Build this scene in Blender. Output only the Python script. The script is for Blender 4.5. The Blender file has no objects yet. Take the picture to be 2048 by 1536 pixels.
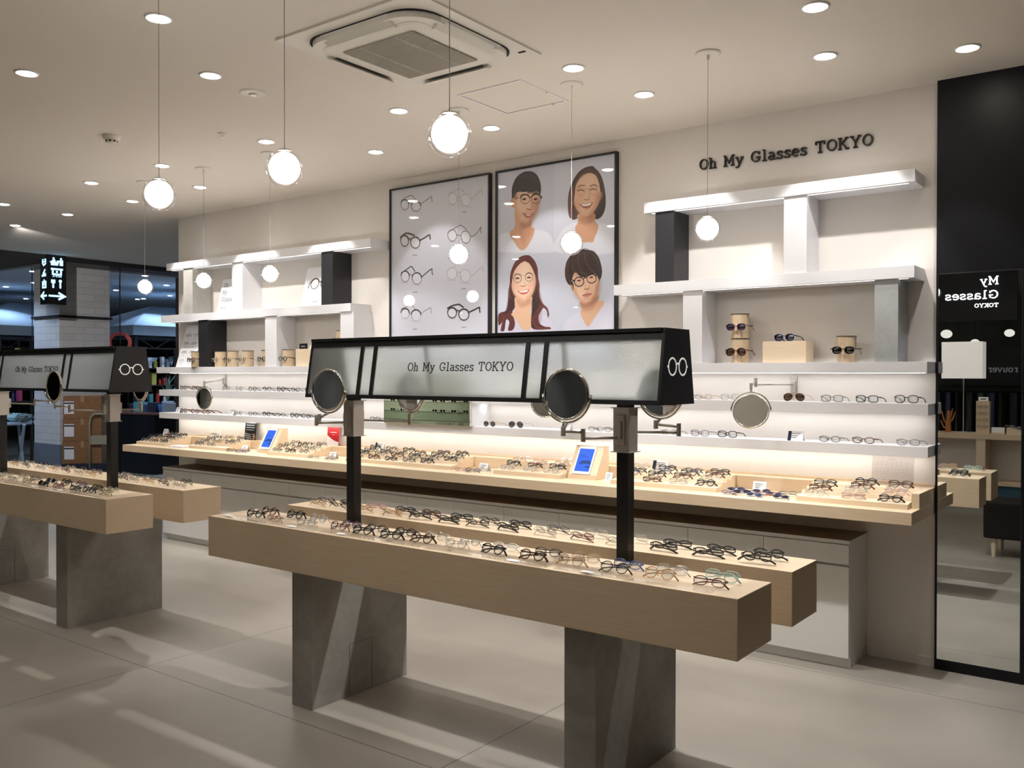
import bpy, bmesh, math, random
import numpy as np
from mathutils import Vector, Matrix
random.seed(7)
C = bpy.context.scene.collection
PI = math.pi
# ------------------------------------------------------------------ camera
F, YAW, PITCH, ROLL = 1804.65, math.radians(36.8095), math.radians(-0.5593), math.radians(0.0779)
cy, sy, cp, sp = math.cos(YAW), math.sin(YAW), math.cos(PITCH), math.sin(PITCH)
FW = Vector((-sy*cp, cy*cp, sp)); RT0 = Vector((cy, sy, 0)); UP0 = RT0.cross(FW)
RT = RT0*math.cos(ROLL)+UP0*math.sin(ROLL); UP = -RT0*math.sin(ROLL)+UP0*math.cos(ROLL)
EYE = Vector((0, 0, 1.6))
cd = bpy.data.cameras.new('camera'); cam = bpy.data.objects.new('camera', cd); C.objects.link(cam)
cd.sensor_width = 36; cd.sensor_fit = 'HORIZONTAL'; cd.lens = F/2048*36; cd.clip_start = .05; cd.clip_end = 200
M = Matrix((RT, UP, -FW)).transposed().to_4x4(); M.translation = EYE; cam.matrix_world = M
bpy.context.scene.camera = cam
# ------------------------------------------------------------------ world, exposure
sc = bpy.context.scene
sc.view_settings.view_transform = 'Standard'; sc.view_settings.look = 'None'
sc.view_settings.exposure = 1.3; sc.view_settings.gamma = 1; sc.view_settings.use_curve_mapping = False
w = bpy.data.worlds.new('world'); sc.world = w; w.use_nodes = True
w.node_tree.nodes['Background'].inputs[0].default_value = (.55, .62, .8, 1)
w.node_tree.nodes['Background'].inputs[1].default_value = .03
SPOT_W = 1.0      # overall factor on the shop lamps
WARM = (1, .86, .72); NEUT = (1, .97, .955); COOL = (.50, .70, 1.0)

def P(px, py, ax, v):
    """photo point -> point on the plane x/y/z = v"""
    d = FW+RT*((px-1024)/F)-UP*((py-768)/F); i = 'xyz'.index(ax)
    return EYE+d*((v-EYE[i])/d[i])
def PD(px, py, depth):
    return EYE+(FW+RT*((px-1024)/F)-UP*((py-768)/F))*depth

# ------------------------------------------------------------------ helpers
def lin(c):
    return tuple(((x/255+.055)/1.055)**2.4 if x/255 > .04045 else x/255/12.92 for x in c)
def tag(o, label=None, cat=None, group=None, kind=None):
    if label: o['label'] = label
    if cat: o['category'] = cat
    if group: o['group'] = group
    if kind: o['kind'] = kind
    return o
def empty(name, loc=(0, 0, 0), rz=0, label=None, cat=None, group=None):
    o = bpy.data.objects.new(name, None); C.objects.link(o); o.location = loc; o.rotation_euler = (0, 0, rz)
    o.empty_display_size = .05
    return tag(o, label, cat, group)
def obj(name, bm, mat, parent=None, loc=None, smooth=False, label=None, cat=None, group=None, kind=None, rz=0):
    me = bpy.data.meshes.new(name)
    bmesh.ops.recalc_face_normals(bm, faces=bm.faces)
    bm.to_mesh(me); bm.free()
    if smooth:
        for p in me.polygons: p.use_smooth = True
    me.materials.append(mat)
    o = bpy.data.objects.new(name, me); C.objects.link(o)
    if parent: o.parent = parent
    if loc is not None: o.location = loc
    if rz: o.rotation_euler = (0, 0, rz)
    return tag(o, label, cat, group, kind)
def box(bm, x0, x1, y0, y1, z0, z1, bev=0):
    vs = [bm.verts.new((x, y, z)) for x in (x0, x1) for y in (y0, y1) for z in (z0, z1)]
    fs = [bm.faces.new([vs[i] for i in f]) for f in ((0, 1, 3, 2), (4, 6, 7, 5), (0, 4, 5, 1), (2, 3, 7, 6), (0, 2, 6, 4), (1, 5, 7, 3))]
    if bev:
        es = list({e for f in fs for e in f.edges})
        bmesh.ops.bevel(bm, geom=es, offset=bev, segments=2, affect='EDGES', profile=.7)
    return bm
def BX(*a, bev=0): return box(bmesh.new(), *a, bev=bev)
def prism(bm, pts, axis, a, b):
    """polygon of (u,v) extruded along axis from a to b"""
    def mk(u, v, t):
        return {'x': (t, u, v), 'y': (u, t, v), 'z': (u, v, t)}[axis]
    A = [bm.verts.new(mk(u, v, a)) for u, v in pts]; B = [bm.verts.new(mk(u, v, b)) for u, v in pts]
    n = len(pts); bm.faces.new(A); bm.faces.new(B[::-1])
    for i in range(n): bm.faces.new((A[i], B[i], B[(i+1) % n], A[(i+1) % n]))
    return bm
def lathe(bm, prof, seg=24, c=(0, 0, 0), axis='z'):
    rings = []
    for r, h in prof:
        ring = []
        for k in range(seg):
            a = 2*PI*k/seg; u, v = r*math.cos(a), r*math.sin(a)
            p = {'z': (u, v, h), 'y': (u, h, v), 'x': (h, u, v)}[axis]
            ring.append(bm.verts.new((p[0]+c[0], p[1]+c[1], p[2]+c[2])))
        rings.append(ring)
    for A, B in zip(rings, rings[1:]):
        for k in range(seg): bm.faces.new((A[k], A[(k+1) % seg], B[(k+1) % seg], B[k]))
    if prof[0] == prof[-1]: bmesh.ops.remove_doubles(bm, verts=bm.verts, dist=1e-6); return bm
    if prof[0][0] > 1e-6: bm.faces.new(rings[0])
    if prof[-1][0] > 1e-6: bm.faces.new(rings[-1][::-1])
    bmesh.ops.remove_doubles(bm, verts=bm.verts, dist=1e-6)
    return bm
def tube(bm, pts, r, seg=6, closed=False, flat=1.0):
    pts = [Vector(p) for p in pts]; n = len(pts); rs = r if isinstance(r, (list, tuple)) else [r]*n
    T = []
    for i in range(n):
        if closed: t = pts[(i+1) % n]-pts[i-1]
        else: t = pts[min(i+1, n-1)]-pts[max(i-1, 0)]
        T.append(t.normalized())
    up = Vector((0, 0, 1)) if abs(T[0].z) < .9 else Vector((0, 1, 0))
    if closed:
        up = (pts[0]-pts[n//3]).cross(pts[0]-pts[2*n//3]).normalized()
    rings = []
    u = None
    for i in range(n):
        if closed: v = up; s = T[i].cross(v).normalized()
        else:
            s = T[i].cross(up) if u is None else (u-T[i]*u.dot(T[i]))
            s = s.normalized(); u = s; v = s.cross(T[i]).normalized()
        rings.append([bm.verts.new(pts[i]+(s*math.cos(2*PI*k/seg)+v*math.sin(2*PI*k/seg)*flat)*rs[i]) for k in range(seg)])
    m = n if closed else n-1
    for i in range(m):
        A, B = rings[i], rings[(i+1) % n]
        for k in range(seg): bm.faces.new((A[k], A[(k+1) % seg], B[(k+1) % seg], B[k]))
    if not closed: bm.faces.new(rings[0][::-1]); bm.faces.new(rings[-1])
    return bm
def sphere(bm, r, c=(0, 0, 0), u=24, v=14, s=(1, 1, 1)):
    m = Matrix.Translation(c) @ Matrix.Diagonal((s[0], s[1], s[2], 1))
    bmesh.ops.create_uvsphere(bm, u_segments=u, v_segments=v, radius=r, matrix=m); return bm
def ORD(i): return ['first', 'second', 'third', 'fourth', 'fifth', 'sixth', 'seventh', 'eighth', 'ninth', 'tenth', 'eleventh', 'twelfth', 'thirteenth', 'fourteenth', 'fifteenth', 'sixteenth'][i]
def copy_tree(o, parent=None):
    c = o.copy(); C.objects.link(c); c.parent = parent
    for ch in o.children: copy_tree(ch, c)
    return c

# ------------------------------------------------------------------ materials
def nm(name):
    m = bpy.data.materials.new(name); m.use_nodes = True; nt = m.node_tree
    return m, nt, nt.nodes['Principled BSDF']
def mat(name, col, rough=.5, metal=0, noise=0, nscale=20, bump=0, coat=0, emit=None, es=0, spec=None, stretch=None):
    m, nt, b = nm(name); c = lin(col)
    b.inputs['Base Color'].default_value = (*c, 1); b.inputs['Roughness'].default_value = rough
    b.inputs['Metallic'].default_value = metal; b.inputs['Coat Weight'].default_value = coat
    if spec is not None: b.inputs['Specular IOR Level'].default_value = spec
    if emit: b.inputs['Emission Color'].default_value = (*emit, 1); b.inputs['Emission Strength'].default_value = es
    if noise or bump:
        tc = nt.nodes.new('ShaderNodeTexCoord'); mp = nt.nodes.new('ShaderNodeMapping'); n = nt.nodes.new('ShaderNodeTexNoise')
        geo = nt.nodes.new('ShaderNodeNewGeometry')
        nt.links.new(geo.outputs['Position'], mp.inputs[0]); nt.links.new(mp.outputs[0], n.inputs['Vector'])
        mp.inputs['Scale'].default_value = stretch or (1, 1, 1)
        n.inputs['Scale'].default_value = nscale; n.inputs['Detail'].default_value = 6
        if noise:
            r = nt.nodes.new('ShaderNodeMix'); r.data_type = 'RGBA'
            r.inputs[6].default_value = (*[x*(1-noise) for x in c], 1); r.inputs[7].default_value = (*[min(1, x*(1+noise)) for x in c], 1)
            nt.links.new(n.outputs['Fac'], r.inputs[0]); nt.links.new(r.outputs[2], b.inputs['Base Color'])
        if bump:
            bp = nt.nodes.new('ShaderNodeBump'); bp.inputs['Strength'].default_value = bump; bp.inputs['Distance'].default_value = .002
            nt.links.new(n.outputs['Fac'], bp.inputs['Height']); nt.links.new(bp.outputs[0], b.inputs['Normal'])
    return m
def emis(name, col, s):
    m, nt, b = nm(name); b.inputs['Base Color'].default_value = (0, 0, 0, 1)
    b.inputs['Emission Color'].default_value = (*col, 1); b.inputs['Emission Strength'].default_value = s
    return m
def clear(name, tint=(1, 1, 1), gloss=.1, rough=.03, gcol=(1, 1, 1), ior=.6):
    m = bpy.data.materials.new(name); m.use_nodes = True; nt = m.node_tree; nt.nodes.clear()
    o = nt.nodes.new('ShaderNodeOutputMaterial'); mx = nt.nodes.new('ShaderNodeMixShader')
    t = nt.nodes.new('ShaderNodeBsdfTransparent'); g = nt.nodes.new('ShaderNodeBsdfGlossy'); lw = nt.nodes.new('ShaderNodeLayerWeight'); pw = nt.nodes.new('ShaderNodeMath'); pw.operation = 'POWER'; pw.inputs[1].default_value = 4; sc2 = nt.nodes.new('ShaderNodeMath'); sc2.operation = 'MULTIPLY'; sc2.inputs[1].default_value = ior
    ad = nt.nodes.new('ShaderNodeMath'); ad.operation = 'ADD'; ad.inputs[1].default_value = gloss
    lw.inputs[0].default_value = .5; t.inputs[0].default_value = (*tint, 1); g.inputs['Roughness'].default_value = rough
    g.inputs[0].default_value = (*gcol, 1)
    nt.links.new(lw.outputs['Facing'], pw.inputs[0]); nt.links.new(pw.outputs[0], sc2.inputs[0]); nt.links.new(sc2.outputs[0], ad.inputs[0]); nt.links.new(ad.outputs[0], mx.inputs[0])
    nt.links.new(t.outputs[0], mx.inputs[1]); nt.links.new(g.outputs[0], mx.inputs[2]); nt.links.new(mx.outputs[0], o.inputs[0])
    return m
def wood(name, c1, c2, stretch=(1.2, 26, 26), rough=.45):
    m, nt, b = nm(name); geo = nt.nodes.new('ShaderNodeNewGeometry'); mp = nt.nodes.new('ShaderNodeMapping')
    mp.inputs['Scale'].default_value = stretch
    n = nt.nodes.new('ShaderNodeTexNoise'); n.inputs['Scale'].default_value = 6; n.inputs['Detail'].default_value = 8; n.inputs['Distortion'].default_value = .4
    r = nt.nodes.new('ShaderNodeValToRGB'); r.color_ramp.elements[0].position = .3; r.color_ramp.elements[1].position = .7
    r.color_ramp.elements[0].color = (*lin(c1), 1); r.color_ramp.elements[1].color = (*lin(c2), 1)
    nt.links.new(geo.outputs['Position'], mp.inputs[0]); nt.links.new(mp.outputs[0], n.inputs['Vector']); nt.links.new(n.outputs['Fac'], r.inputs[0])
    nt.links.new(r.outputs[0], b.inputs['Base Color']); b.inputs['Roughness'].default_value = rough
    return m
m_wall = mat('warm_white_wall', (224, 218, 211), .8, noise=.015, nscale=40, bump=.05)
m_ceil = mat('ceiling_paint', (234, 227, 217), .9, noise=.01, nscale=3)
m_shelf = mat('white_lacquer', (226, 226, 229), .4)
m_wood = wood('maple_veneer', (210, 187, 154), (219, 198, 168))
m_woodv = wood('maple_end', (210, 187, 154), (219, 198, 168), (26, 26, 1.5))
m_woodl = wood('pale_maple', (221, 200, 170), (228, 208, 180))
m_cab = mat('white_laminate', (222, 220, 215), .45)
m_cabtop = wood('shade_brown_cabinet_top', (118, 98, 80), (140, 118, 96))  # white board; the brown puts the shade under the counter into its colour
m_black = mat('satin_black', (15, 15, 18), .38, noise=.1, nscale=60)
m_blackp = mat('black_panel', (11, 12, 18), .42, spec=.3)
m_charc = mat('charcoal_box', (32, 33, 38), .5)
m_steel = mat('brushed_nickel', (196, 190, 182), .42, .55, noise=.06, nscale=30, stretch=(1, 1, 12))
m_chrome = mat('polished_chrome', (225, 222, 215), .08, 1)
m_mirror = mat('mirror_silver', (232, 236, 236), .0, 1)
m_white = mat('white_plastic', (240, 240, 240), .35)
m_ivory = mat('ivory_plastic', (232, 228, 218), .45)
m_grill = mat('grey_grille', (184, 178, 165), .6)
m_dark = mat('dark_void', (28, 26, 25), .8)
m_paper = mat('white_card', (245, 245, 247), .6)
m_red = mat('red_paper', (190, 26, 34), .5)
m_ink = mat('ink', (48, 44, 44), .6)
m_darkink = mat('black_letters', (40, 36, 34), .5)
m_glow = emis('lit_letters', (1, .98, .94), 1.6)
m_logo = mat('white_emblem', (235, 232, 228), .5, emit=(1, .97, .92), es=.12)
m_cork = wood('kraft_birch', (200, 177, 146), (214, 192, 160), (20, 20, 2))
m_acrylic = clear('clear_acrylic', (.97, .97, .97), .05)
m_lens = clear('clear_lens', (.93, .95, .96), .10, .05)
m_globe = clear('clear_globe_glass', (.96, .96, .96), .06, .04, ior=.7)
m_bulb = emis('glowing_opal', (1, .945, .89), 17)
m_lamp = emis('downlight_glow', (1, .92, .80), 26)
m_led = emis('led_strip_white', (1, .96, .93), .9); m_led2 = emis('led_strip_bright', (1, .97, .95), 6.5)
m_ledw = emis('led_strip_warm', (1, .97, .94), 8.8)
m_cord = mat('grey_cord', (150, 146, 140), .6)
m_box = wood('cardboard', (120, 86, 56), (140, 102, 68), (3, 3, 10), .85)
m_navy = mat('navy_fabric', (24, 30, 52), .8)
m_fabric = mat('dark_brown_fabric', (26, 20, 18), .95, noise=.3, nscale=300, bump=.3)
# concrete
def concrete(name, c1, c2, c3, sc_=1.6):
    m, nt, b = nm(name); geo = nt.nodes.new('ShaderNodeNewGeometry')
    n1 = nt.nodes.new('ShaderNodeTexNoise'); n1.inputs['Scale'].default_value = sc_; n1.inputs['Detail'].default_value = 9; n1.inputs['Roughness'].default_value = .65
    n2 = nt.nodes.new('ShaderNodeTexNoise'); n2.inputs['Scale'].default_value = sc_*14; n2.inputs['Detail'].default_value = 5
    r = nt.nodes.new('ShaderNodeValToRGB'); e = r.color_ramp.elements
    e[0].position = .32; e[0].color = (*lin(c1), 1); e[1].position = .68; e[1].color = (*lin(c3), 1); q = e.new(.5); q.color = (*lin(c2), 1)
    mx = nt.nodes.new('ShaderNodeMix'); mx.data_type = 'RGBA'; mx.blend_type = 'MULTIPLY'; mx.inputs[0].default_value = .25
    for n in (n1, n2): nt.links.new(geo.outputs['Position'], n.inputs['Vector'])
    nt.links.new(n1.outputs['Fac'], r.inputs[0]); nt.links.new(r.outputs[0], mx.inputs[6]); nt.links.new(n2.outputs['Fac'], mx.inputs[7])
    nt.links.new(mx.outputs[2], b.inputs['Base Color']); b.inputs['Roughness'].default_value = .6
    bp = nt.nodes.new('ShaderNodeBump'); bp.inputs['Strength'].default_value = .1; bp.inputs['Distance'].default_value = .003
    nt.links.new(n2.outputs['Fac'], bp.inputs['Height']); nt.links.new(bp.outputs[0], b.inputs['Normal'])
    return m
m_conc = concrete('cast_concrete', (138, 134, 126), (156, 153, 146), (172, 169, 162), 2.2)
m_concl = concrete('light_concrete', (190, 188, 180), (206, 204, 196), (216, 214, 208), 3)
m_zinc = concrete('grey_steel_sheet', (168, 172, 172), (180, 184, 184), (192, 196, 196), 3)
m_seam = mat('dark_seam', (70, 64, 58), .9)
# floor with joints
def floor_mat():
    m, nt, b = nm('polished_mortar_floor'); geo = nt.nodes.new('ShaderNodeNewGeometry')
    n1 = nt.nodes.new('ShaderNodeTexNoise'); n1.inputs['Scale'].default_value = .9; n1.inputs['Detail'].default_value = 8; n1.inputs['Roughness'].default_value = .6
    n2 = nt.nodes.new('ShaderNodeTexNoise'); n2.inputs['Scale'].default_value = 60; n2.inputs['Detail'].default_value = 3
    r = nt.nodes.new('ShaderNodeValToRGB'); e = r.color_ramp.elements
    e[0].position = .3; e[0].color = (*lin((146, 140, 130)), 1); e[1].position = .7; e[1].color = (*lin((164, 158, 148)), 1)
    nt.links.new(geo.outputs['Position'], n1.inputs['Vector']); nt.links.new(geo.outputs['Position'], n2.inputs['Vector']); nt.links.new(n1.outputs['Fac'], r.inputs[0])
    sep = nt.nodes.new('ShaderNodeSeparateXYZ'); nt.links.new(geo.outputs['Position'], sep.inputs[0])
    outs = []
    for ax, off in (('X', -2.42), ('Y', 2.737)):
        a = nt.nodes.new('ShaderNodeMath'); a.operation = 'SUBTRACT'; a.inputs[1].default_value = off; nt.links.new(sep.outputs[ax], a.inputs[0])
        d = nt.nodes.new('ShaderNodeMath'); d.operation = 'PINGPONG'; d.inputs[1].default_value = 2.14/2 if ax == 'X' else 2.14/2
        nt.links.new(a.outputs[0], d.inputs[0])
        l = nt.nodes.new('ShaderNodeMath'); l.operation = 'LESS_THAN'; l.inputs[1].default_value = .0022; nt.links.new(d.outputs[0], l.inputs[0]); outs.append(l)
    mxm = nt.nodes.new('ShaderNodeMath'); mxm.operation = 'MAXIMUM'
    nt.links.new(outs[0].outputs[0], mxm.inputs[0]); nt.links.new(outs[1].outputs[0], mxm.inputs[1])
    mx = nt.nodes.new('ShaderNodeMix'); mx.data_type = 'RGBA'; mx.inputs[7].default_value = (*lin((62, 52, 44)), 1)
    nt.links.new(mxm.outputs[0], mx.inputs[0]); nt.links.new(r.outputs[0], mx.inputs[6]); nt.links.new(mx.outputs[2], b.inputs['Base Color'])
    rr = nt.nodes.new('ShaderNodeMapRange'); rr.inputs[3].default_value = .28; rr.inputs[4].default_value = .45
    nt.links.new(n1.outputs['Fac'], rr.inputs[0]); nt.links.new(rr.outputs[0], b.inputs['Roughness'])
    b.inputs['Specular IOR Level'].default_value = .35
    bp = nt.nodes.new('ShaderNodeBump'); bp.inputs['Strength'].default_value = .04; bp.inputs['Distance'].default_value = .002
    nt.links.new(n2.outputs['Fac'], bp.inputs['Height']); nt.links.new(bp.outputs[0], b.inputs['Normal'])
    return m
m_floor = floor_mat()
def brick_mat():
    m, nt, b = nm('white_painted_brick'); geo = nt.nodes.new('ShaderNodeNewGeometry'); sep = nt.nodes.new('ShaderNodeSeparateXYZ'); cb = nt.nodes.new('ShaderNodeCombineXYZ')
    ad = nt.nodes.new('ShaderNodeMath'); ad.operation = 'ADD'
    nt.links.new(geo.outputs['Position'], sep.inputs[0]); nt.links.new(sep.outputs[0], ad.inputs[0]); nt.links.new(sep.outputs[1], ad.inputs[1])
    nt.links.new(ad.outputs[0], cb.inputs[0]); nt.links.new(sep.outputs[2], cb.inputs[1])
    t = nt.nodes.new('ShaderNodeTexBrick'); t.inputs['Scale'].default_value = 1; t.inputs['Brick Width'].default_value = .30; t.inputs['Row Height'].default_value = .095
    t.inputs['Mortar Size'].default_value = .004; t.inputs['Color1'].default_value = (*lin((206, 204, 204)), 1); t.inputs['Color2'].default_value = (*lin((196, 194, 194)), 1); t.inputs['Mortar'].default_value = (*lin((176, 173, 172)), 1)
    nt.links.new(cb.outputs[0], t.inputs['Vector']); nt.links.new(t.outputs[0], b.inputs['Base Color']); b.inputs['Roughness'].default_value = .7
    bp = nt.nodes.new('ShaderNodeBump'); bp.inputs['Strength'].default_value = .15; bp.inputs['Distance'].default_value = .003; bp.invert = True
    nt.links.new(t.outputs['Fac'], bp.inputs['Height']); nt.links.new(bp.outputs[0], b.inputs['Normal'])
    return m
m_brick = brick_mat()
# rippled half-clear glass of the signs
def ripple():
    m = bpy.data.materials.new('rippled_frosted_glass'); m.use_nodes = True; nt = m.node_tree; nt.nodes.clear()
    o = nt.nodes.new('ShaderNodeOutputMaterial'); tr = nt.nodes.new('ShaderNodeBsdfTranslucent'); rf = nt.nodes.new('ShaderNodeBsdfRefraction')
    gl = nt.nodes.new('ShaderNodeBsdfGlossy'); m1 = nt.nodes.new('ShaderNodeMixShader'); m2 = nt.nodes.new('ShaderNodeMixShader')
    rf.inputs['Roughness'].default_value = .32; rf.inputs['IOR'].default_value = 1.12; rf.inputs[0].default_value = (.93, .955, .96, 1)
    tr.inputs[0].default_value = (.86, .9, .9, 1); gl.inputs['Roughness'].default_value = .12
    m1.inputs[0].default_value = .17; m2.inputs[0].default_value = .05
    geo = nt.nodes.new('ShaderNodeNewGeometry'); n = nt.nodes.new('ShaderNodeTexNoise'); n.inputs['Scale'].default_value = 160; n.inputs['Detail'].default_value = 2
    n2 = nt.nodes.new('ShaderNodeTexNoise'); n2.inputs['Scale'].default_value = 9
    ad = nt.nodes.new('ShaderNodeMath'); nt.links.new(n.outputs['Fac'], ad.inputs[0]); nt.links.new(n2.outputs['Fac'], ad.inputs[1])
    bp = nt.nodes.new('ShaderNodeBump'); bp.inputs['Strength'].default_value = .5; bp.inputs['Distance'].default_value = .003
    for q in (n, n2): nt.links.new(geo.outputs['Position'], q.inputs['Vector'])
    nt.links.new(ad.outputs[0], bp.inputs['Height'])
    for q in (gl, rf): nt.links.new(bp.outputs[0], q.inputs['Normal'])
    nt.links.new(rf.outputs[0], m1.inputs[1]); nt.links.new(tr.outputs[0], m1.inputs[2])
    nt.links.new(m1.outputs[0], m2.inputs[1]); nt.links.new(gl.outputs[0], m2.inputs[2]); nt.links.new(m2.outputs[0], o.inputs[0])
    return m
m_ripple = ripple(); m_backglass = clear('plain_back_glass', (.97, .98, .98), .02, .05, ior=.3)

# ------------------------------------------------------------------ lettering: a slab-serif stroke alphabet, cap height 1
def arc(cx, cyy, rx, ry, a0, a1, n=14):
    return [(cx+rx*math.cos(math.radians(a0+(a1-a0)*i/n)), cyy+ry*math.sin(math.radians(a0+(a1-a0)*i/n))) for i in range(n+1)]
GL = {
 'O': ([arc(.42, .5, .33, .45, 0, 360, 26)], .84),
 'h': ([[(.14, 0), (.14, 1)], [(0, .98), (.14, .98)], arc(.32, .44, .18, .22, 180, 0)+[(.5, 0)], [(.02, .03), (.27, .03)], [(.37, .03), (.63, .03)]], .68),
 'M': ([[(.14, 0), (.14, .97)], [(.14, .97), (.46, .3), (.78, .97)], [(.78, .97), (.78, 0)], [(0, .96), (.16, .96)], [(.76, .96), (.92, .96)], [(0, .03), (.3, .03)], [(.62, .03), (.92, .03)]], .98),
 'y': ([[(.1, .66), (.33, .06)], [(.56, .66), (.33, .06), (.24, -.16), (.13, -.24), (.02, -.2)], [(0, .65), (.22, .65)], [(.44, .65), (.66, .65)]], .68),
 'G': ([arc(.42, .5, .34, .45, 38, 300, 22), [(.7, .4), (.7, .1)], [(.46, .42), (.82, .42)], [(.7, .93), (.7, .68)]], .9),
 'l': ([[(.2, 0), (.2, 1)], [(.04, .98), (.2, .98)], [(.02, .03), (.38, .03)]], .44),
 'a': ([arc(.28, .5, .2, .17, 160, 0, 10)+[(.48, .06), (.6, .04)], arc(.27, .19, .2, .17, 60, 300, 14)+[(.48, .14)], [(.3, .37), (.48, .4)]], .64),
 's': ([arc(.27, .5, .18, .16, 40, 250, 12)+arc(.27, .18, .2, .16, 70, -150, 12), [(.45, .66), (.45, .5)], [(.07, .16), (.07, 0)]], .56),
 'e': ([[(.06, .36), (.54, .36)], arc(.3, .34, .25, .32, 5, 320, 20)], .62),
 'T': ([[(.38, 0), (.38, .97)], [(.04, .96), (.72, .96)], [(.05, .97), (.05, .72)], [(.71, .97), (.71, .72)], [(.22, .03), (.54, .03)]], .8),
 'K': ([[(.14, 0), (.14, .97)], [(.66, .97), (.16, .4)], [(.3, .55), (.68, .0)], [(0, .96), (.28, .96)], [(.52, .96), (.78, .96)], [(0, .03), (.28, .03)], [(.54, .03), (.82, .03)]], .84),
 'Y': ([[(.1, .97), (.4, .45), (.7, .97)], [(.4, .45), (.4, 0)], [(0, .96), (.24, .96)], [(.56, .96), (.8, .96)], [(.24, .03), (.56, .03)]], .82),
 'A': ([[(.08, 0), (.36, 1), (.64, 0)], [(.2, .35), (.52, .35)]], .74),
 'r': ([[(.14, 0), (.14, .66)], arc(.36, .42, .2, .23, 170, 50), [(.02, .65), (.14, .65)], [(0, .03), (.32, .03)]], .58),
 'o': ([arc(.3, .33, .25, .32, 0, 360, 20)], .62),
 'u': ([[(.12, .66)]+arc(.3, .22, .18, .2, 180, 360), [(.48, .66), (.48, 0)], [(0, .65), (.12, .65)]], .66),
 'v': ([[(.06, .66), (.3, 0), (.54, .66)], [(0, .65), (.16, .65)], [(.44, .65), (.6, .65)]], .62),
 ' ': ([], .5)}
def ribbon(bm, pts, wd, m, d):
    pts = [Vector(p) for p in pts]; n = len(pts); closed = (pts[0]-pts[-1]).length < 1e-6
    if closed: pts = pts[:-1]; n -= 1
    L = []
    for i in range(n):
        if closed: a, b_ = pts[i]-pts[i-1], pts[(i+1) % n]-pts[i]
        else:
            a = pts[i]-pts[i-1] if i else pts[1]-pts[0]; b_ = pts[i+1]-pts[i] if i < n-1 else a
        a = a.normalized(); b_ = b_.normalized(); t = (a+b_); t = t.normalized() if t.length > .1 else a
        nrm = Vector((-t.y, t.x)); k = 1/max(.5, nrm.dot(Vector((-a.y, a.x))))
        L.append((pts[i]+nrm*wd/2*k, pts[i]-nrm*wd/2*k))
    V = [[bm.verts.new(m @ Vector((q.x, q.y, z))) for q in pr for z in (0, d)] for pr in L]
    for i in range(n if closed else n-1):
        A, B = V[i], V[(i+1) % n]
        bm.faces.new((A[1], B[1], B[3], A[3])); bm.faces.new((A[0], A[2], B[2], B[0]))
        bm.faces.new((A[0], B[0], B[1], A[1])); bm.faces.new((A[2], A[3], B[3], B[2]))
    if not closed:
        for A in (V[0], V[-1]): bm.faces.new((A[0], A[1], A[3], A[2]))
def text_width(s, sp_=.06): return sum(GL[c][1]+sp_ for c in s)-sp_
def text(bm, s, m, depth=.05, wd=.11, sp_=.06):
    x = 0
    for c in s:
        st, adv = GL[c]
        for p in st: ribbon(bm, [(a+x, b) for a, b in p], wd, m, depth)
        x += adv+sp_
def text_frame(org, xd, yd, h, width=None, s=None, sp_=.06):
    """matrix: x along xd, y along yd, unit = cap height h; width squeezes the line to fit"""
    xd = Vector(xd).normalized(); yd = Vector(yd).normalized(); zd = xd.cross(yd)
    kx = h if width is None else width/text_width(s, sp_)
    m = Matrix.Identity(4)
    for i in range(3): m[i][0] = xd[i]*kx; m[i][1] = yd[i]*h; m[i][2] = zd[i]*h; m[i][3] = org[i]
    return m

# ------------------------------------------------------------------ room
WY = 5.358; CZ = 3.2
obj('floor', BX(-26, 9, -10, 16, -.05, 0), m_floor, kind='structure')
obj('ceiling', BX(-12.2, 9, -10, 12, CZ, CZ+.1), m_ceil, kind='structure')
obj('wall_back', BX(-8.274, -1.096, WY, WY+.14, 0, CZ), m_wall, kind='structure')
obj('wall_right', BX(-1.096, 9, WY+.06, WY+.14, 0, CZ), m_blackp, kind='structure')
bm = BX(-12.26, -12.2, -10, 12, CZ-.06, CZ+.1); obj('trim_1', bm, m_dark, kind='structure')
m_soff = mat('brown_soffit', (92, 82, 76), .9)
obj('ceiling', BX(-26, -12.26, -10, 16, CZ-.0, CZ+.1), m_soff, kind='structure')
m_mceil = mat('mall_ceiling', (212, 220, 230), .9)
obj('ceiling', BX(-26, -13.15, 6.35, 15.9, CZ-.03, CZ-.001), m_mceil, kind='structure')
m_far = mat('dim_far_wall', (64, 62, 62), .9, noise=.2, nscale=1.5)
obj('wall_left', BX(-26.1, -26, -10, 16, 0, CZ), m_far, kind='structure')
obj('wall_back', BX(-26, 9, 16, 16.1, 0, CZ), m_far, kind='structure')
m_far2 = mat('dim_front_wall', (104, 106, 104), .6, noise=.75, nscale=1.6, stretch=(1, 1, .02))
obj('wall_front', BX(-26, 9, -10.1, -10, 0, CZ), m_far2, kind='structure')
obj('wall_right', BX(9, 9.1, -10, 16, 0, CZ), m_far2, kind='structure')
obj('trim_2', BX(-8.36, -8.28, WY+.02, WY+.25, 0, CZ-.6), m_dark, kind='structure')

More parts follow.
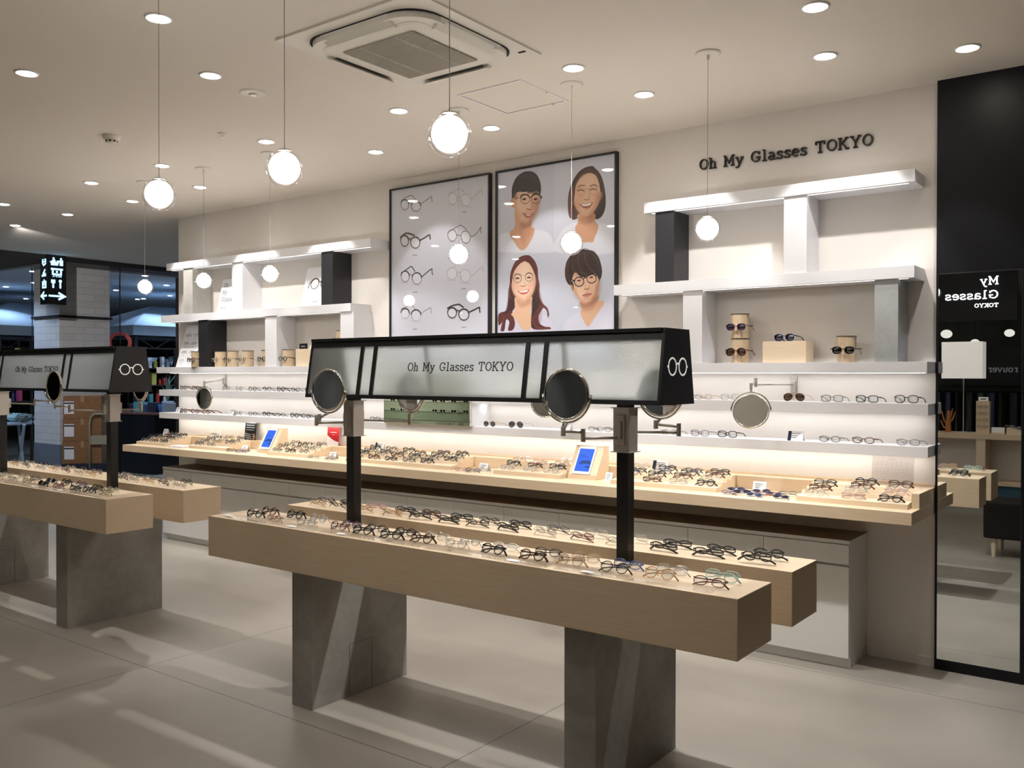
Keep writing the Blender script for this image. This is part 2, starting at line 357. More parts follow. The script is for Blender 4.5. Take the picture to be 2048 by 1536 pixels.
# black panel with the tall mirror
pf = 5.313
t = empty('mirror_panel', (-.88, pf, 0), label='tall black wall panel framing a full-length mirror at the right edge', cat='mirror')
def loc(bm, o):
    bmesh.ops.translate(bm, verts=bm.verts, vec=-Vector(o.location)); return bm
bm = bmesh.new(); box(bm, -1.096, -.668, pf, WY+.06, 2.155, CZ); box(bm, -1.096, -1.084, pf, WY+.06, 0, 2.155); box(bm, -.682, -.668, pf, WY+.06, 0, 2.155); box(bm, -1.084, -.682, pf, WY+.06, 0, .058)
obj('panel', loc(bm, t), m_blackp, t)
obj('mirror_glass', loc(BX(-1.084, -.682, pf+.002, pf+.012, .058, 2.15), t), m_mirror, t)
bm = bmesh.new(); box(bm, -1.084, -.682, pf-.001, pf+.004, 2.149, 2.155); box(bm, -.686, -.682, pf-.001, pf+.004, .058, 2.149)
obj('edge_trim', loc(bm, t), m_charc, t, label='thin dark edge strip round the mirror')
m_panel_text = m_darkink

# wall lettering
a = P(1400, 341, 'y', WY); b = P(1748, 292, 'y', WY)
S = 'Oh My Glasses TOKYO'
def words(s, frame_fn, h, width, depth, wd, name, m, parent):
    k = width/text_width(s); x = 0
    for w_ in s.split(' '):
        bm = bmesh.new(); fr = frame_fn(x*k, w_, k); text(bm, w_, fr, depth, wd); obj(name, bm, m, parent)
        x += text_width(w_)+.06+GL[' '][1]+.06
o = empty('wall_lettering', (a.x, WY-.0005, 2.912), label='dark typewriter-style letters reading Oh My Glasses TOKYO on the white wall', cat='sign')
words(S, lambda x, w_, k: text_frame((x, 0, 0), (1, 0, 0), (0, 0, 1), .067, k*text_width(w_), w_), .067, b.x-a.x, .25, .115, 'word', m_darkink, o)

# ------------------------------------------------------------------ wall shelves
SF = 5.127
def shelf(x0, x1, zt, zb, label, led=None, yf=SF, side=0):
    o = empty('wall_shelf', ((x0+x1)/2, WY, zb), label=label, cat='shelf', group='white floating wall shelves')
    obj('board', loc(BX(x0, x1, yf, WY-.001, zb, zt, bev=.0015), o), m_shelf, o)
    if led:
        obj('light_strip', loc(BX(x0+.04, x1-.04, yf+led[1], yf+led[1]+.018, zb-.0009, zb+.001), o), led[0], o, label='glowing light strip under the shelf')
    return o
shelf(-2.786, -1.166, 2.701, 2.634, 'short white floating shelf at top right under the wall lettering', (m_led, .03))
shelf(-3.006, -1.166, 2.189, 2.123, 'second white floating shelf from the top at right of the posters', (m_led, .03))
shelf(-8.127, -5.259, 2.701, 2.634, 'topmost white floating shelf at left of the posters', (m_led, .03))
shelf(-8.223, -5.49, 2.189, 2.123, 'second white floating shelf from the top at left of the posters', (m_led, .03))
shelf(-8.305, -1.1, 1.675, 1.615, 'long white wall shelf just under the posters, holding wooden stands', (m_led2, .13))
shelf(-8.305, -1.1, 1.45, 1.389, 'long thin white wall shelf of glasses, upper of the two lowest', (m_led2, .12), yf=5.155)
shelf(-8.305, -1.1, 1.221, 1.163, 'lowest long white wall shelf, above the warm-lit counter', (m_ledw, .12), yf=5.155)
def vbox(x1, wd, z0, z1, m, label, yb=None):
    o = obj('upright_box', BX(x1-wd, x1, 5.143, WY-.002, z0+.0006, z1-.0006, bev=.002), m)
    o.data.transform(Matrix.Translation((-(x1-wd/2), -5.25, -z0))); o.location = (x1-wd/2, 5.25, z0)
    return tag(o, label, 'shelf divider', 'upright box dividers between the shelves')
vbox(-2.583, .13, 2.189, 2.634, m_charc, 'black upright box under the top right shelf, left end')
vbox(-1.747, .134, 2.189, 2.634, m_shelf, 'white upright box under the top right shelf')
vbox(-2.39, .129, 1.675, 2.123, m_shelf, 'white upright box right of the portrait poster, beside the stacked sunglasses stands')
vbox(-1.25, .123, 1.675, 2.123, m_zinc, 'grey metal-look upright box beside the mirror panel')
vbox(-7.71, .153, 2.189, 2.634, m_concl, 'pale grey concrete-look upright box on the left shelf')
vbox(-6.933, .159, 2.189, 2.634, m_shelf, 'white upright box beside the Oh My Glasses card')
vbox(-5.722, .14, 2.189, 2.634, m_charc, 'black upright box near the left poster, upper row')
vbox(-7.468, .15, 1.675, 2.123, m_charc, 'black upright box among the wooden stands, lower row')
vbox(-6.45, .16, 1.675, 2.123, m_shelf, 'white upright box between round wooden stands, lower row left')
vbox(-5.469, .16, 1.675, 2.123, m_shelf, 'white upright box at the right end of the lower left row')
# middle box with flush mirror
o = empty('centre_niche', (-4.67, WY, 1.222), label='white box front carrying a wide mirror between the lower wall shelves', cat='cabinet')
bm = bmesh.new(); box(bm, -5.109, -4.222, 5.150, WY-.002, 1.2216, 1.388); box(bm, -5.109, -4.222, 5.150, WY-.002, 1.4506, 1.614)
obj('carcass', loc(bm, o), m_shelf, o)
obj('mirror_glass', loc(BX(-5.109, -4.226, 5.128, 5.1485, 1.2225, 1.613), o), mat('greenish_mirror', (222, 222, 208), .0, 1), o, label='greenish wide mirror')

# ------------------------------------------------------------------ counter and cabinets
t = empty('wall_counter', (-4.75, WY, .847), label='long pale maple counter along the back wall holding glasses trays', cat='counter')
obj('worktop', loc(BX(-8.397, -1.101, 4.816, WY-.002, .847, .911, bev=.002), t), m_wood, t)
obj('back_ledge', loc(BX(-8.27, -1.101, 5.25, WY-.002, .9111, .989), t), m_woodl, t)
obj('back_board', loc(BX(-8.27, -1.105, 5.338, WY-.002, .9892, 1.004), t), m_woodl, t)
seams = [-8.0, -7.53, -7.058, -6.586, -6.12, -5.654, -5.193, -4.734, -4.275, -3.816, -3.352, -2.883, -2.414, -1.941, -1.461]
for i in range(0, 14, 2):
    x0, x1 = seams[i], seams[min(i+2, 14)]
    k = i//2
    lb = ['leftmost white base cabinet, beyond the left table', 'white base cabinet second from the left end of the wall run', 'white base cabinet seen left of the main table', 'white base cabinet behind the left post of the main table', 'white base cabinet behind the middle of the main table', 'white base cabinet left of the right post of the main table', 'rightmost white base cabinet, with its end panel in view'][k]
    o = empty('base_cabinet', ((x0+x1)/2, 5.18, 0), label=lb, cat='cabinet', group='white base cabinets under the counter')
    bm = bmesh.new(); box(bm, x0+.001, x1-.001, 5.022, WY-.002, .06, .6835); box(bm, x0+.02 if i == 0 else x0+.001, x1-.001, 5.04, WY-.01, 0, .0595)
    obj('carcass', loc(bm, o), m_cab, o)
    for xa, xb in ((x0, (x0+x1)/2 if i < 14 else x1), ((x0+x1)/2, x1)):
        xm = seams[i+1]
        xa, xb = (x0, xm) if xa == x0 else (xm, x1)
        obj('drawer', loc(BX(xa+.0015, xb-.0015, 5.004, 5.0215, .573, .679, bev=.001), o), m_cab, o)
        obj('door', loc(BX(xa+.0015, xb-.0015, 5.004, 5.0215, .062, .560, bev=.001), o), m_cab, o)
o = empty('cabinet_top', (-4.7, 5.18, .684), label='long board on top of the white base cabinets, shade painted brown, with a white edge', cat='cabinet top')
obj('board', loc(BX(-8.0, -1.458, 5.006, WY-.002, .684, .704), o), m_cabtop, o)
bm = bmesh.new(); box(bm, -8.0, -1.458, 5.0, 5.0058, .684, .7042); box(bm, -1.4579, -1.4565, 5.0, WY-.002, .684, .7042); obj('white_edge', loc(bm, o), m_cab, o, label='white edge band')
obj('baseboard_back', BX(-1.455, -1.1, WY-.01, WY-.0005, 0, .05), m_wall, kind='structure')

# ------------------------------------------------------------------ glasses
def outline(shape, n=22):
    w_, h_ = {'round': (.045, .043), 'panto': (.047, .040), 'square': (.050, .036), 'wayfarer': (.051, .040), 'oval': (.050, .032), 'aviator': (.054, .046), 'browline': (.049, .039)}[shape]
    pts = []
    for k in range(n):
        a = 2*PI*k/n; c, s = math.cos(a), math.sin(a)
        e = {'round': 1, 'panto': .92, 'square': .55, 'wayfarer': .66, 'oval': .85, 'aviator': .85, 'browline': .8}[shape]
        x = w_/2*math.copysign(abs(c)**e, c); z = h_/2*math.copysign(abs(s)**e, s)
        if shape in ('panto', 'wayfarer', 'aviator', 'browline') and z < 0: x *= 1-.16*(-z/(h_/2))
        if shape == 'aviator': x += .004*(-z/(h_/2))
        pts.append((x, z))
    return w_, h_, pts
PROTO = {}
def proto(shape, rim, pose):
    key = (shape, rim, pose)
    if key in PROTO: return PROTO[key]
    w_, h_, pts = outline(shape); br = .009; cx = w_/2+br; cz = h_/2+rim
    bmF = bmesh.new(); lensm = []; temples = []
    for s in (-1, 1):
        P3 = [(s*(cx+x), 0, cz+z) for x, z in pts]
        if shape == 'browline':
            n = len(P3); tube(bmF, P3[0:n//2+1], rim*1.5, 5); tube(bmF, P3, rim*.35, 4, closed=True)
        else: tube(bmF, P3, rim, 5, closed=True)
        b_ = bmesh.new()
        ra = [b_.verts.new((s*(cx+x*.99), -.0006, cz+z*.99)) for x, z in pts]; rb = [b_.verts.new((s*(cx+x*.99), .0006, cz+z*.99)) for x, z in pts]
        n = len(ra); b_.faces.new(ra if s > 0 else ra[::-1]); b_.faces.new(rb[::-1] if s > 0 else rb)
        for i in range(n): b_.faces.new((ra[i], ra[(i+1) % n], rb[(i+1) % n], rb[i]))
        bmesh.ops.recalc_face_normals(b_, faces=b_.faces)
        me = bpy.data.meshes.new('lens'); b_.to_mesh(me); b_.free(); lensm.append(me)
        hx = s*(cx+w_/2+.004); hz = cz+h_*.28
        tube(bmF, [(s*(cx+w_/2-.003), 0, hz), (hx, .002, hz), (hx, .006, hz)], rim*1.25, 5)
        b_ = bmesh.new(); r = max(rim*1.0, .0011)
        if pose == 'open':
            tube(b_, [(hx, .006, hz), (hx*1.02, .05, hz-.004), (hx*1.02, .092, hz-.009), (hx*.98, .115, hz-.019), (hx*.95, .138, max(.002, hz-.032))], [r, r, r, r*1.3, r*1.3], 5, flat=1.5)
        else:
            o_ = .010 if s < 0 else .016; dz = .006 if s < 0 else -.004
            tube(b_, [(hx, .006, hz), (hx-s*.004, o_, hz), (hx-s*.095, o_+.004, hz-.004+dz), (hx-s*.118, o_+.004, hz-.014), (hx-s*.132, o_+.003, max(.003, hz-.026))], [r, r, r, r*1.3, r*1.3], 5, flat=1.5)
        me = bpy.data.meshes.new('temple'); b_.to_mesh(me); b_.free(); temples.append(me)
    tube(bmF, [(-br*1.15, 0, cz+h_*.16), (-br*.4, -.001, cz+h_*.24), (br*.4, -.001, cz+h_*.24), (br*1.15, 0, cz+h_*.16)], rim*1.15, 5)
    for s in (-1, 1): tube(bmF, [(s*br*1.05, .001, cz), (s*br*.75, .006, cz-.003), (s*br*.8, .006, cz-.009)], .0011, 4)
    me = bpy.data.meshes.new('frame'); bmF.to_mesh(me); bmF.free()
    for q in [me]+lensm+temples:
        q.materials.append(None)
        for p in q.polygons: p.use_smooth = True
    PROTO[key] = (me, lensm, temples); return PROTO[key]
FM = {}
def fmat(cn):
    if cn in FM: return FM[cn]
    spec = {'black': ((20, 19, 20), .25, 0), 'tortoiseshell': ((92, 46, 22), .22, 0), 'dark brown': ((48, 32, 28), .25, 0), 'silver wire': ((190, 186, 180), .2, 1), 'gold wire': ((196, 158, 104), .22, 1),
            'navy': ((34, 42, 84), .25, 0), 'dark red': ((112, 22, 34), .25, 0), 'grey': ((104, 100, 100), .3, 0), 'beige': ((206, 164, 120), .3, 0), 'mint green': ((168, 205, 196), .3, 0), 'white': ((236, 232, 228), .3, 0),
            'pink': ((206, 160, 150), .3, 0), 'purple': ((92, 52, 100), .3, 0), 'blue': ((70, 96, 160), .3, 0), 'olive': ((150, 148, 96), .3, 0), 'black wire': ((36, 34, 34), .3, 1)}
    if cn == 'clear': m = clear('clear_frame', (.86, .86, .86), .22, .1)
    else: m = mat(cn.replace(' ', '_')+'_frame', spec[cn][0], spec[cn][1], spec[cn][2], coat=.3 if not spec[cn][2] else 0, noise=.5 if cn == 'tortoiseshell' else 0, nscale=90)
    FM[cn] = m; return m
SUN = {'brown': clear('brown_tint_lens', (.22, .14, .09), .06, .03), 'dark': clear('dark_tint_lens', (.05, .05, .06), .07, .03), 'violet': clear('violet_tint_lens', (.10, .09, .22), .08, .03), 'smoke': clear('smoke_tint_lens', (.28, .27, .28), .08, .03)}
NG = [0]
PROTO_OBJ = {}
def _setm(o, m): o.material_slots[0].link = 'OBJECT'; o.material_slots[0].material = m
def glasses(pos, rz, color, shape, label, group, rim=.0017, pose='open', sun=None, tilt=0, sc_=1.0):
    key = (shape, rim, pose)
    if key not in PROTO_OBJ:
        fr, ln, tp = proto(shape, rim, pose)
        root = bpy.data.objects.new('eyeglasses', None); C.objects.link(root); root.empty_display_size = .02
        for nme, me in [('frame', fr), ('lens', ln[0]), ('lens', ln[1]), ('temple', tp[0]), ('temple', tp[1])]:
            o = bpy.data.objects.new(nme, me); C.objects.link(o); o.parent = root
        PROTO_OBJ[key] = root
    else: root = copy_tree(PROTO_OBJ[key])
    kids = list(root.children)
    for o in kids:
        if o.name.startswith('lens'): _setm(o, SUN[sun] if sun else m_lens)
        else: _setm(o, fmat(color))
        if o.name.startswith('temple'): pass
    root.location = pos; root.rotation_euler = (tilt, 0, rz); root.scale = (sc_,)*3
    if sun and not root.name.startswith('sunglasses'): root.name = 'sunglasses'
    elif not sun and not root.name.startswith('eyeglasses'): root.name = 'eyeglasses'
    tag(root, label, 'sunglasses' if sun else 'glasses', group); NG[0] += 1
    return root
THIN = .0009; MID = .0016; THICK = .0024
def RIM(c): return THIN if 'wire' in c else (THICK if c in ('black', 'tortoiseshell') else MID)
SW = {'round': 'round', 'panto': 'rounded', 'square': 'rectangular', 'wayfarer': 'square-shouldered', 'oval': 'oval', 'aviator': 'teardrop', 'browline': 'browline'}

# ------------------------------------------------------------------ gondola tables
GT, GB = .871, .666
def gondola(xr, tag_):
    """xr = right end of the blocks"""
    xl = xr-2.88
    T = empty('display_table', ((xr+xl)/2, 3.185, 0), label={'main': 'long maple display table with two blocks, centre of the shop, under a glass sign', 'left': 'long maple display table with two blocks at the left edge'}[tag_], cat='table', group='display tables')
    obj('top_block', loc(BX(xl, xr, 2.79, 3.09, GB, GT, bev=.0025), T), m_wood, T, label='near wooden block')
    obj('top_block', loc(BX(xl, xr, 3.297, 3.575, GB, GT, bev=.0025), T), m_wood, T, label='far wooden block')
    for a in (.58, 2.16):
        lg = obj('leg', loc(BX(xl+a, xl+a+.14, 2.857, 3.512, 0, GB-.0003, bev=.002), T), m_conc, T)
        bm = bmesh.new(); X = xl+a+.1402
        if a < 1:
            for q in ((3.10, 3.102, .0, .26), (3.252, 3.254, .0, .26), (3.10, 3.254, .26, .2615)): box(bm, X-.001, X+.0004, *q)
            hp = obj('hatch_seam', loc(bm, T), m_seam, lg); hp.location = (0, 0, 0)
        cx = xl+a+.07
        ps = obj('post', loc(BX(cx-.026, cx+.026, 3.17, 3.222, GB+.02, 1.4862, bev=.002), T), m_black, T)
        obj('post_cover', loc(BX(cx-.03, cx+.03, 3.095, 3.297, GB, GB+.02), T), m_black, T)
        bm = bmesh.new(); box(bm, cx-.036, cx+.036, 3.16, 3.232, 1.293, 1.468, bev=.001); box(bm, cx-.045, cx+.045, 3.151, 3.241, 1.290, 1.293); box(bm, cx-.045, cx+.045, 3.151, 3.241, 1.468, 1.471)
        obj('post_sleeve', loc(bm, T), m_steel, T, label='brushed metal sleeve')
    # sign
    sl, sr = xl+.45, xr-.42
    c0 = 3.197; st, sb, zt, zb = .102, .149, 1.782, 1.4865
    Sg = empty('glass_sign', ((sl+sr)/2, c0, zb), label={'main': 'black-framed rippled glass sign box reading Oh My Glasses TOKYO on two posts', 'left': 'black-framed rippled glass sign box with reading Oh My Glasses TOKYO at left edge'}[tag_].replace(' with reading', ' reading'), cat='sign')
    def yat(z, s): u = (z-zb)/(zt-zb); return c0+s*(sb+(st-sb)*u)
    # end plates
    for x0, x1 in ((sl, sl+.012), (sr-.012, sr)):
        bm = bmesh.new(); prism(bm, [(c0-sb, zb), (c0+sb, zb), (c0+st, zt), (c0-st, zt)], 'x', x0, x1); obj('end_plate', loc(bm, Sg), m_black, Sg)
    def bar(x0, x1, z0, z1, s, th=.014):
        bm = bmesh.new()
        prism(bm, [(yat(z0, s), z0), (yat(z1, s), z1), (yat(z1, s)-s*th, z1), (yat(z0, s)-s*th, z0)], 'x', x0, x1); return bm
    for s in (-1, 1):
        obj('top_rail', loc(bar(sl+.012, sr-.012, zt-.044, zt-.0145, s), Sg), m_black, Sg)
        obj('bottom_rail', loc(bar(sl+.012, sr-.012, zb, zb+.018, s), Sg), m_black, Sg)
        for xm in (sl+.375, sl+.465, sr-.64, sr-.545) if s < 0 else (sl+.6, sr-.6):
            # bars on the front lean no way but up the slope
            obj('glazing_bar', loc(bar(xm-.010, xm+.010, zb+.018, zt-.044, s, .012), Sg), m_black, Sg)
        xs = [sl+.012, sl+.365, sl+.475, sr-.65, sr-.535, sr-.012] if s < 0 else [sl+.012, sl+.6, sr-.6, sr-.012]
        pr = [(sl+.012, sl+.365), (sl+.385, sl+.455), (sl+.475, sr-.65), (sr-.63, sr-.555), (sr-.535, sr-.012)] if s < 0 else [(sl+.012, sl+.59), (sl+.61, sr-.61), (sr-.59, sr-.012)]
        for xa, xb in pr:
            bm = bmesh.new(); z0, z1 = zb+.018, zt-.044
            prism(bm, [(yat(z0, s)-s*.004, z0), (yat(z1, s)-s*.004, z1), (yat(z1, s)-s*.008, z1), (yat(z0, s)-s*.008, z0)], 'x', xa, xb)
            obj('glass_pane', loc(bm, Sg), m_ripple if s < 0 else m_backglass, Sg)
    for s in (-1, 1): obj('top_rail', loc(BX(sl+.012, sr-.012, c0+s*st-.016, c0+s*st+.016, zt-.0143, zt), Sg), m_black, Sg)
    bm = bmesh.new(); 
    for a in (.58, 2.16):
        cx = xl+a+.07; box(bm, cx-.04, cx+.04, c0-sb+.015, c0+sb-.015, zb, zb+.012)
    obj('bottom_plate', loc(bm, Sg), m_black, Sg)
    # letters on the front pane
    h = .040; z0 = 1.618; x0 = xr-1.74; wd_ = .614
    yd = Vector((0, yat(1.7, -1)-yat(1.6, -1), .1)).normalized()
    bm = bmesh.new(); text(bm, S, text_frame((x0, yat(z0, -1)+.0037, z0), (1, 0, 0), yd, h, wd_, S), .05, .10)
    obj('lettering', loc(bm, Sg), m_ink, Sg, label='dark letters reading Oh My Glasses TOKYO')
    # glasses emblem on both end plates
    for X, s in ((sr, 1), (sl, -1)):
        bm = bmesh.new(); zc = 1.634; R_ = .033
        for q in (-1, 1):
            m_ = text_frame((X, c0+q*.044, zc), (0, 1*s, 0), (0, 0, 1), 1)
            ribbon(bm, arc(0, 0, R_, R_, 0, 360, 30), .0065, m_, .0012)
        m_ = text_frame((X, c0, zc), (0, 1*s, 0), (0, 0, 1), 1)
        ribbon(bm, arc(0, .002, .011, .011, 160, 20, 8), .006, m_, .0012)
        for q in (-1, 1): ribbon(bm, [(q*.077, .0), (q*.087, .0)], .007, m_, .0012)
        obj('emblem', loc(bm, Sg), m_logo, Sg, label='white round-glasses emblem')
    return T
gondola(-1.168, 'main'); gondola(-5.047, 'left')

# ------------------------------------------------------------------ swing-arm mirrors
def arm_mirror(plate, pn, j1, j2, mc, nrm, label, R=.1, back=False):
    """plate: point on the surface, pn: its outward normal"""
    o = empty('swing_arm_mirror', plate, label=label, cat='mirror', group='round swing-arm mirrors')
    pl, pn, j1, j2, mc, nrm = map(Vector, (plate, pn, j1, j2, mc, nrm)); nrm.normalize()
    side = pn.cross(Vector((0, 0, 1)))
    bm = bmesh.new()
    def pbox(u0, u1, n0, n1, z0, z1, bev):
        b2 = bmesh.new(); box(b2, u0, u1, n0, n1, z0, z1, bev=bev)
        mm = Matrix.Identity(4)
        for i in range(3): mm[i][0] = side[i]; mm[i][1] = pn[i]; mm[i][3] = pl[i]
        b2.transform(mm); me = bpy.data.meshes.new('t'); b2.to_mesh(me); b2.free(); bm.from_mesh(me); bpy.data.meshes.remove(me)
    pbox(-.02, .02, 0, .009, -.062, .062, .006)
    obj('wall_plate', loc(bm, o), m_steel, o)
    bm = bmesh.new(); pbox(-.012, .012, .009, .026, -.035, .035, .003); obj('hinge_block', loc(bm, o), m_steel, o)
    a0 = pl+pn*.02
    a0.z = j1.z-.012
    if abs(a0.z-pl.z) > .03: a0.z = pl.z-.005
    bm = tube(bmesh.new(), [a0, Vector((j1.x, j1.y, j1.z-.012))], .0058, 10); obj('arm', loc(bm, o), m_steel, o, smooth=True)
    bm = tube(bmesh.new(), [Vector((j1.x, j1.y, j1.z+.012)), Vector((j2.x, j2.y, j2.z))], .0058, 10); obj('arm', loc(bm, o), m_steel, o, smooth=True)
    bm = lathe(bmesh.new(), [(.0095, -.026), (.0095, .026)], 14, j1); obj('joint', loc(bm, o), m_steel, o)
    sgn = 1 if mc.z > j2.z else -1
    rimb = mc-Vector((0, 0, sgn*(R+.012)))
    bm = lathe(bmesh.new(), [(.0095, -.018), (.0095, .018)], 14, j2); obj('joint', loc(bm, o), m_steel, o)
    bm = tube(bmesh.new(), [j2, Vector((rimb.x, rimb.y, rimb.z))], .006, 8); obj('stem', loc(bm, o), m_steel, o, smooth=True)
    # yoke: half ring
    sd = nrm.cross(Vector((0, 0, 1))).normalized(); upv = Vector((0, 0, 1))
    bm = tube(bmesh.new(), [mc+sd*math.cos(a)*(R+.011)-upv*sgn*math.sin(a)*(R+.011) for a in [PI*k/20 for k in range(21)]], .0045, 8)
    obj('yoke', loc(bm, o), m_chrome, o, smooth=True)
    bm = bmesh.new()
    lathe(bm, [(R-.006, -.0085), (R-.001, -.0095), (R+.003, -.006), (R+.0035, 0), (R+.003, .006), (R-.001, .0095), (R-.006, .0085), (R-.006, -.0085)], 48)
    q = nrm.to_track_quat('Z', 'Y').to_matrix().to_4x4(); q.translation = mc; bm.transform(q)
    obj('rim', loc(bm, o), m_chrome, o, smooth=True)
    bm = lathe(bmesh.new(), [(R-.0055, -.006), (R-.0055, .006)], 48); bm.transform(q); obj('mirror_glass', loc(bm, o), m_mirror, o)
    return o
for k, xr in (('main', -1.168), ('left', -5.047)):
    for a, nme in ((2.16+.07, 'right'), (.58+.07, 'left')):
        cx = xr-2.88+a
        if k == 'main' and nme == 'right':
            arm_mirror((cx, 3.16, 1.38), (0, -1, 0), (-1.915, 3.03, 1.362), (-1.97, 2.97, 1.378), (-1.955, 2.97, 1.525), (0.02, -1, 0.02), 'round mirror on the near side of the main table right post')
        elif k == 'main':
            arm_mirror((cx, 3.16, 1.375), (0, -1, 0), (-3.49, 3.03, 1.372), (-3.40, 2.97, 1.39), (-3.335, 2.97, 1.527), (.1, -1, 0.02), 'round mirror on the near side of the main table left post')
        elif nme == 'right':
            arm_mirror((cx, 3.16, 1.375), (0, -1, 0), (-5.93, 3.03, 1.375), (-6.02, 2.98, 1.39), (-6.01, 2.97, 1.524), (-.03, -1, 0), 'round mirror on the near side of the left table, seen nearly edge-on')
        else:
            arm_mirror((cx, 3.16, 1.375), (0, -1, 0), (-7.38, 3.03, 1.372), (-7.4, 2.97, 1.39), (-7.4, 2.97, 1.527), (.1, -1, 0), 'round mirror on the far-left post of the left table')
        # far side
        if nme == 'left' and k == 'main':
            j1 = (cx+.29, 3.30, 1.38); j2 = (cx+.24, 3.36, 1.40); mc = (cx+.24, 3.36, 1.52)
        elif k == 'main':
            j1 = (cx+.17, 3.33, 1.38); j2 = (cx+.04, 3.38, 1.395); mc = (cx+.06, 3.38, 1.53)
        elif nme == 'right':
            j1 = (cx+.12, 3.33, 1.38); j2 = (cx+.02, 3.38, 1.395); mc = (cx+.03, 3.38, 1.53)
        else:
            j1 = (cx+.30, 3.30, 1.39); j2 = (cx+.44, 3.34, 1.40); mc = (cx+.44, 3.34, 1.53)
        arm_mirror((cx, 3.232, 1.38), (0, 1, 0), j1, j2, mc, (0.1, 1, 0), 'round mirror on the far side of the %s table %s post, partly behind the sign' % (k, nme))
def wall_mirror(plate, mc, nrm, label, dx=.12):
    j2 = (mc[0]+.0, mc[1], mc[2]+.145); j1 = (mc[0]+dx, mc[1]+.12, mc[2]+.165)
    return arm_mirror(plate, (0, -1, 0), j1, j2, mc, nrm, label)
wall_mirror((-1.89, WY-.0005, 1.535), (-1.997, 4.95, 1.394), (.3, -.9, .33), 'round mirror on the wall arm at the right end of the shelves', dx=-.02)
wall_mirror((-7.488, WY-.0005, 1.54), (-7.238, 4.95, 1.382), (.1, -1, 0), 'round mirror on the wall arm at the left end of the shelves')
wall_mirror((-3.36, WY-.0005, 1.54), (-3.421, 4.95, 1.418), (.36, -.93, .22), 'round wall-arm mirror reflecting a lamp, half hidden under the main sign')
wall_mirror((-5.65, WY-.0005, 1.54), (-5.60, 4.95, 1.42), (.3, -1, .15), 'round wall-arm mirror peeping out behind the main left post mirror')

# ------------------------------------------------------------------ ceiling: pendants, downlights, cassette, hatch, small fittings
def spot(name, pos, tgt, energy, size=62, blend=.35, col=NEUT, parent=None, r=.02):
    ld = bpy.data.lights.new(name, 'SPOT'); ld.energy = energy*SPOT_W; ld.spot_size = math.radians(size); ld.spot_blend = blend; ld.color = col; ld.shadow_soft_size = r
    o = bpy.data.objects.new(name, ld); C.objects.link(o)
    d = Vector(tgt)-Vector(pos); o.rotation_euler = d.to_track_quat('-Z', 'Y').to_euler()
    if parent: o.parent = parent; o.location = Vector(pos)-Vector(parent.location)
    else: o.location = pos
    return o
def downlight(x, y, tgt, energy, label, size=62, col=NEUT, z=CZ, glow=None):
    o = empty('ceiling_downlight', (x, y, z), label=label, cat='ceiling light', group='recessed downlights')
    bm = bmesh.new(); lathe(bm, [(.047, -.001), (.047, -.006), (.056, -.007), (.060, -.0045), (.061, -.0005)], 28); obj('trim_ring', bm, m_white, o, smooth=True)
    d = (Vector(tgt)-Vector((x, y, z))); hx, hy = d.x/abs(d.z), d.y/abs(d.z)
    bm = bmesh.new(); lathe(bm, [(.0, -.012), (.03, -.011), (.0405, -.007), (.0465, -.0012)], 24); obj('lamp_lens', bm, glow or m_lamp, o, smooth=True, label='glowing lens')
    if energy: spot('lamp', (x, y, z-.02), tgt, energy, size, col=col, parent=o)
    return o
WR = 25; TB = 60; TF = 11; PW = 10
dl = [(-10.06, 4.56, (-12.6, 6.6, 1.2), 60), (-8.95, 4.56, (-8.6, 5.0, .8), 14),
      (-7.79, 4.57, (-7.7, 5.30, 1.8), WR), (-6.74, 4.57, (-6.7, 5.30, 1.8), WR), (-5.70, 4.57, (-5.75, 5.30, 1.7), WR*.8), (-4.664, 4.6, (-4.7, 5.35, 2.0), PW),
      (-3.612, 4.6, (-3.6, 5.35, 2.0), PW), (-2.485, 4.57, (-2.5, 5.30, 1.8), WR), (-1.461, 4.56, (-1.6, 5.3, 1.9), WR),
      (-8.9, 3.93, (-8.6, 3.3, 0), TB), (-7.32, 3.93, (-7.0, 5.2, .9), WR), (-6.283, 3.93, (-6.2, 3.75, 0), TB), (-5.06, 3.95, (-5.0, 5.2, .9), WR),
      (-3.829, 3.97, (-3.8, 5.2, .9), WR), (-2.567, 3.96, (-2.6, 3.75, 0), TB), (-1.302, 3.93, (-1.5, 3.75, 0), TB),
      (-6.2, 2.3, (-6.0, 3.25, .3), TF), (-4.938, 2.3, (-4.8, 3.2, .3), TF), (-3.704, 2.3, (-3.3, 3.25, .3), TF), (-2.45, 2.3, (-2.3, 3.25, .3), TF), (-1.2, 2.3, (-1.4, 3.25, .3), TF), (-7.45, 2.3, (-7.2, 3.25, .3), TF),
      (-4.186, 2.904, (-4.1, 4.9, .9), WR), (-.869, 4.864, (-1.2, 5.1, .6), 12),
      (-5.5, .7, (-5.3, .9, 0), 2), (-3.6, .7, (-3.4, .9, 0), 2), (-1.8, .7, (-1.9, .9, 0), 2), (.1, .9, (-.1, 1.1, 0), 4), (-7.4, .7, (-7.2, .9, 0), 2), (-2.7, -.9, (-2.5, -1.9, .8), 11), (-5, -.9, (-5, -1.9, .8), 9), (-.8, -.9, (-1.2, -2.0, .8), 11), (-9, -6.5, (-9, -9, 1), 30), (-5.5, -6.5, (-5.5, -9, 1), 20), (-11.5, -7.2, (-11.5, -10, 1.3), 50), (-15, -7.2, (-15, -10, 1.3), 60), (-18.5, -7.2, (-18.5, -10, 1.3), 60)]  # last five: unseen lamps added to brighten the front wall for the mirrors
rown = {4.6: 'row nearest the back wall', 3.9: 'second row from the back wall', 2.3: 'third row from the back wall'}
cnt = {}
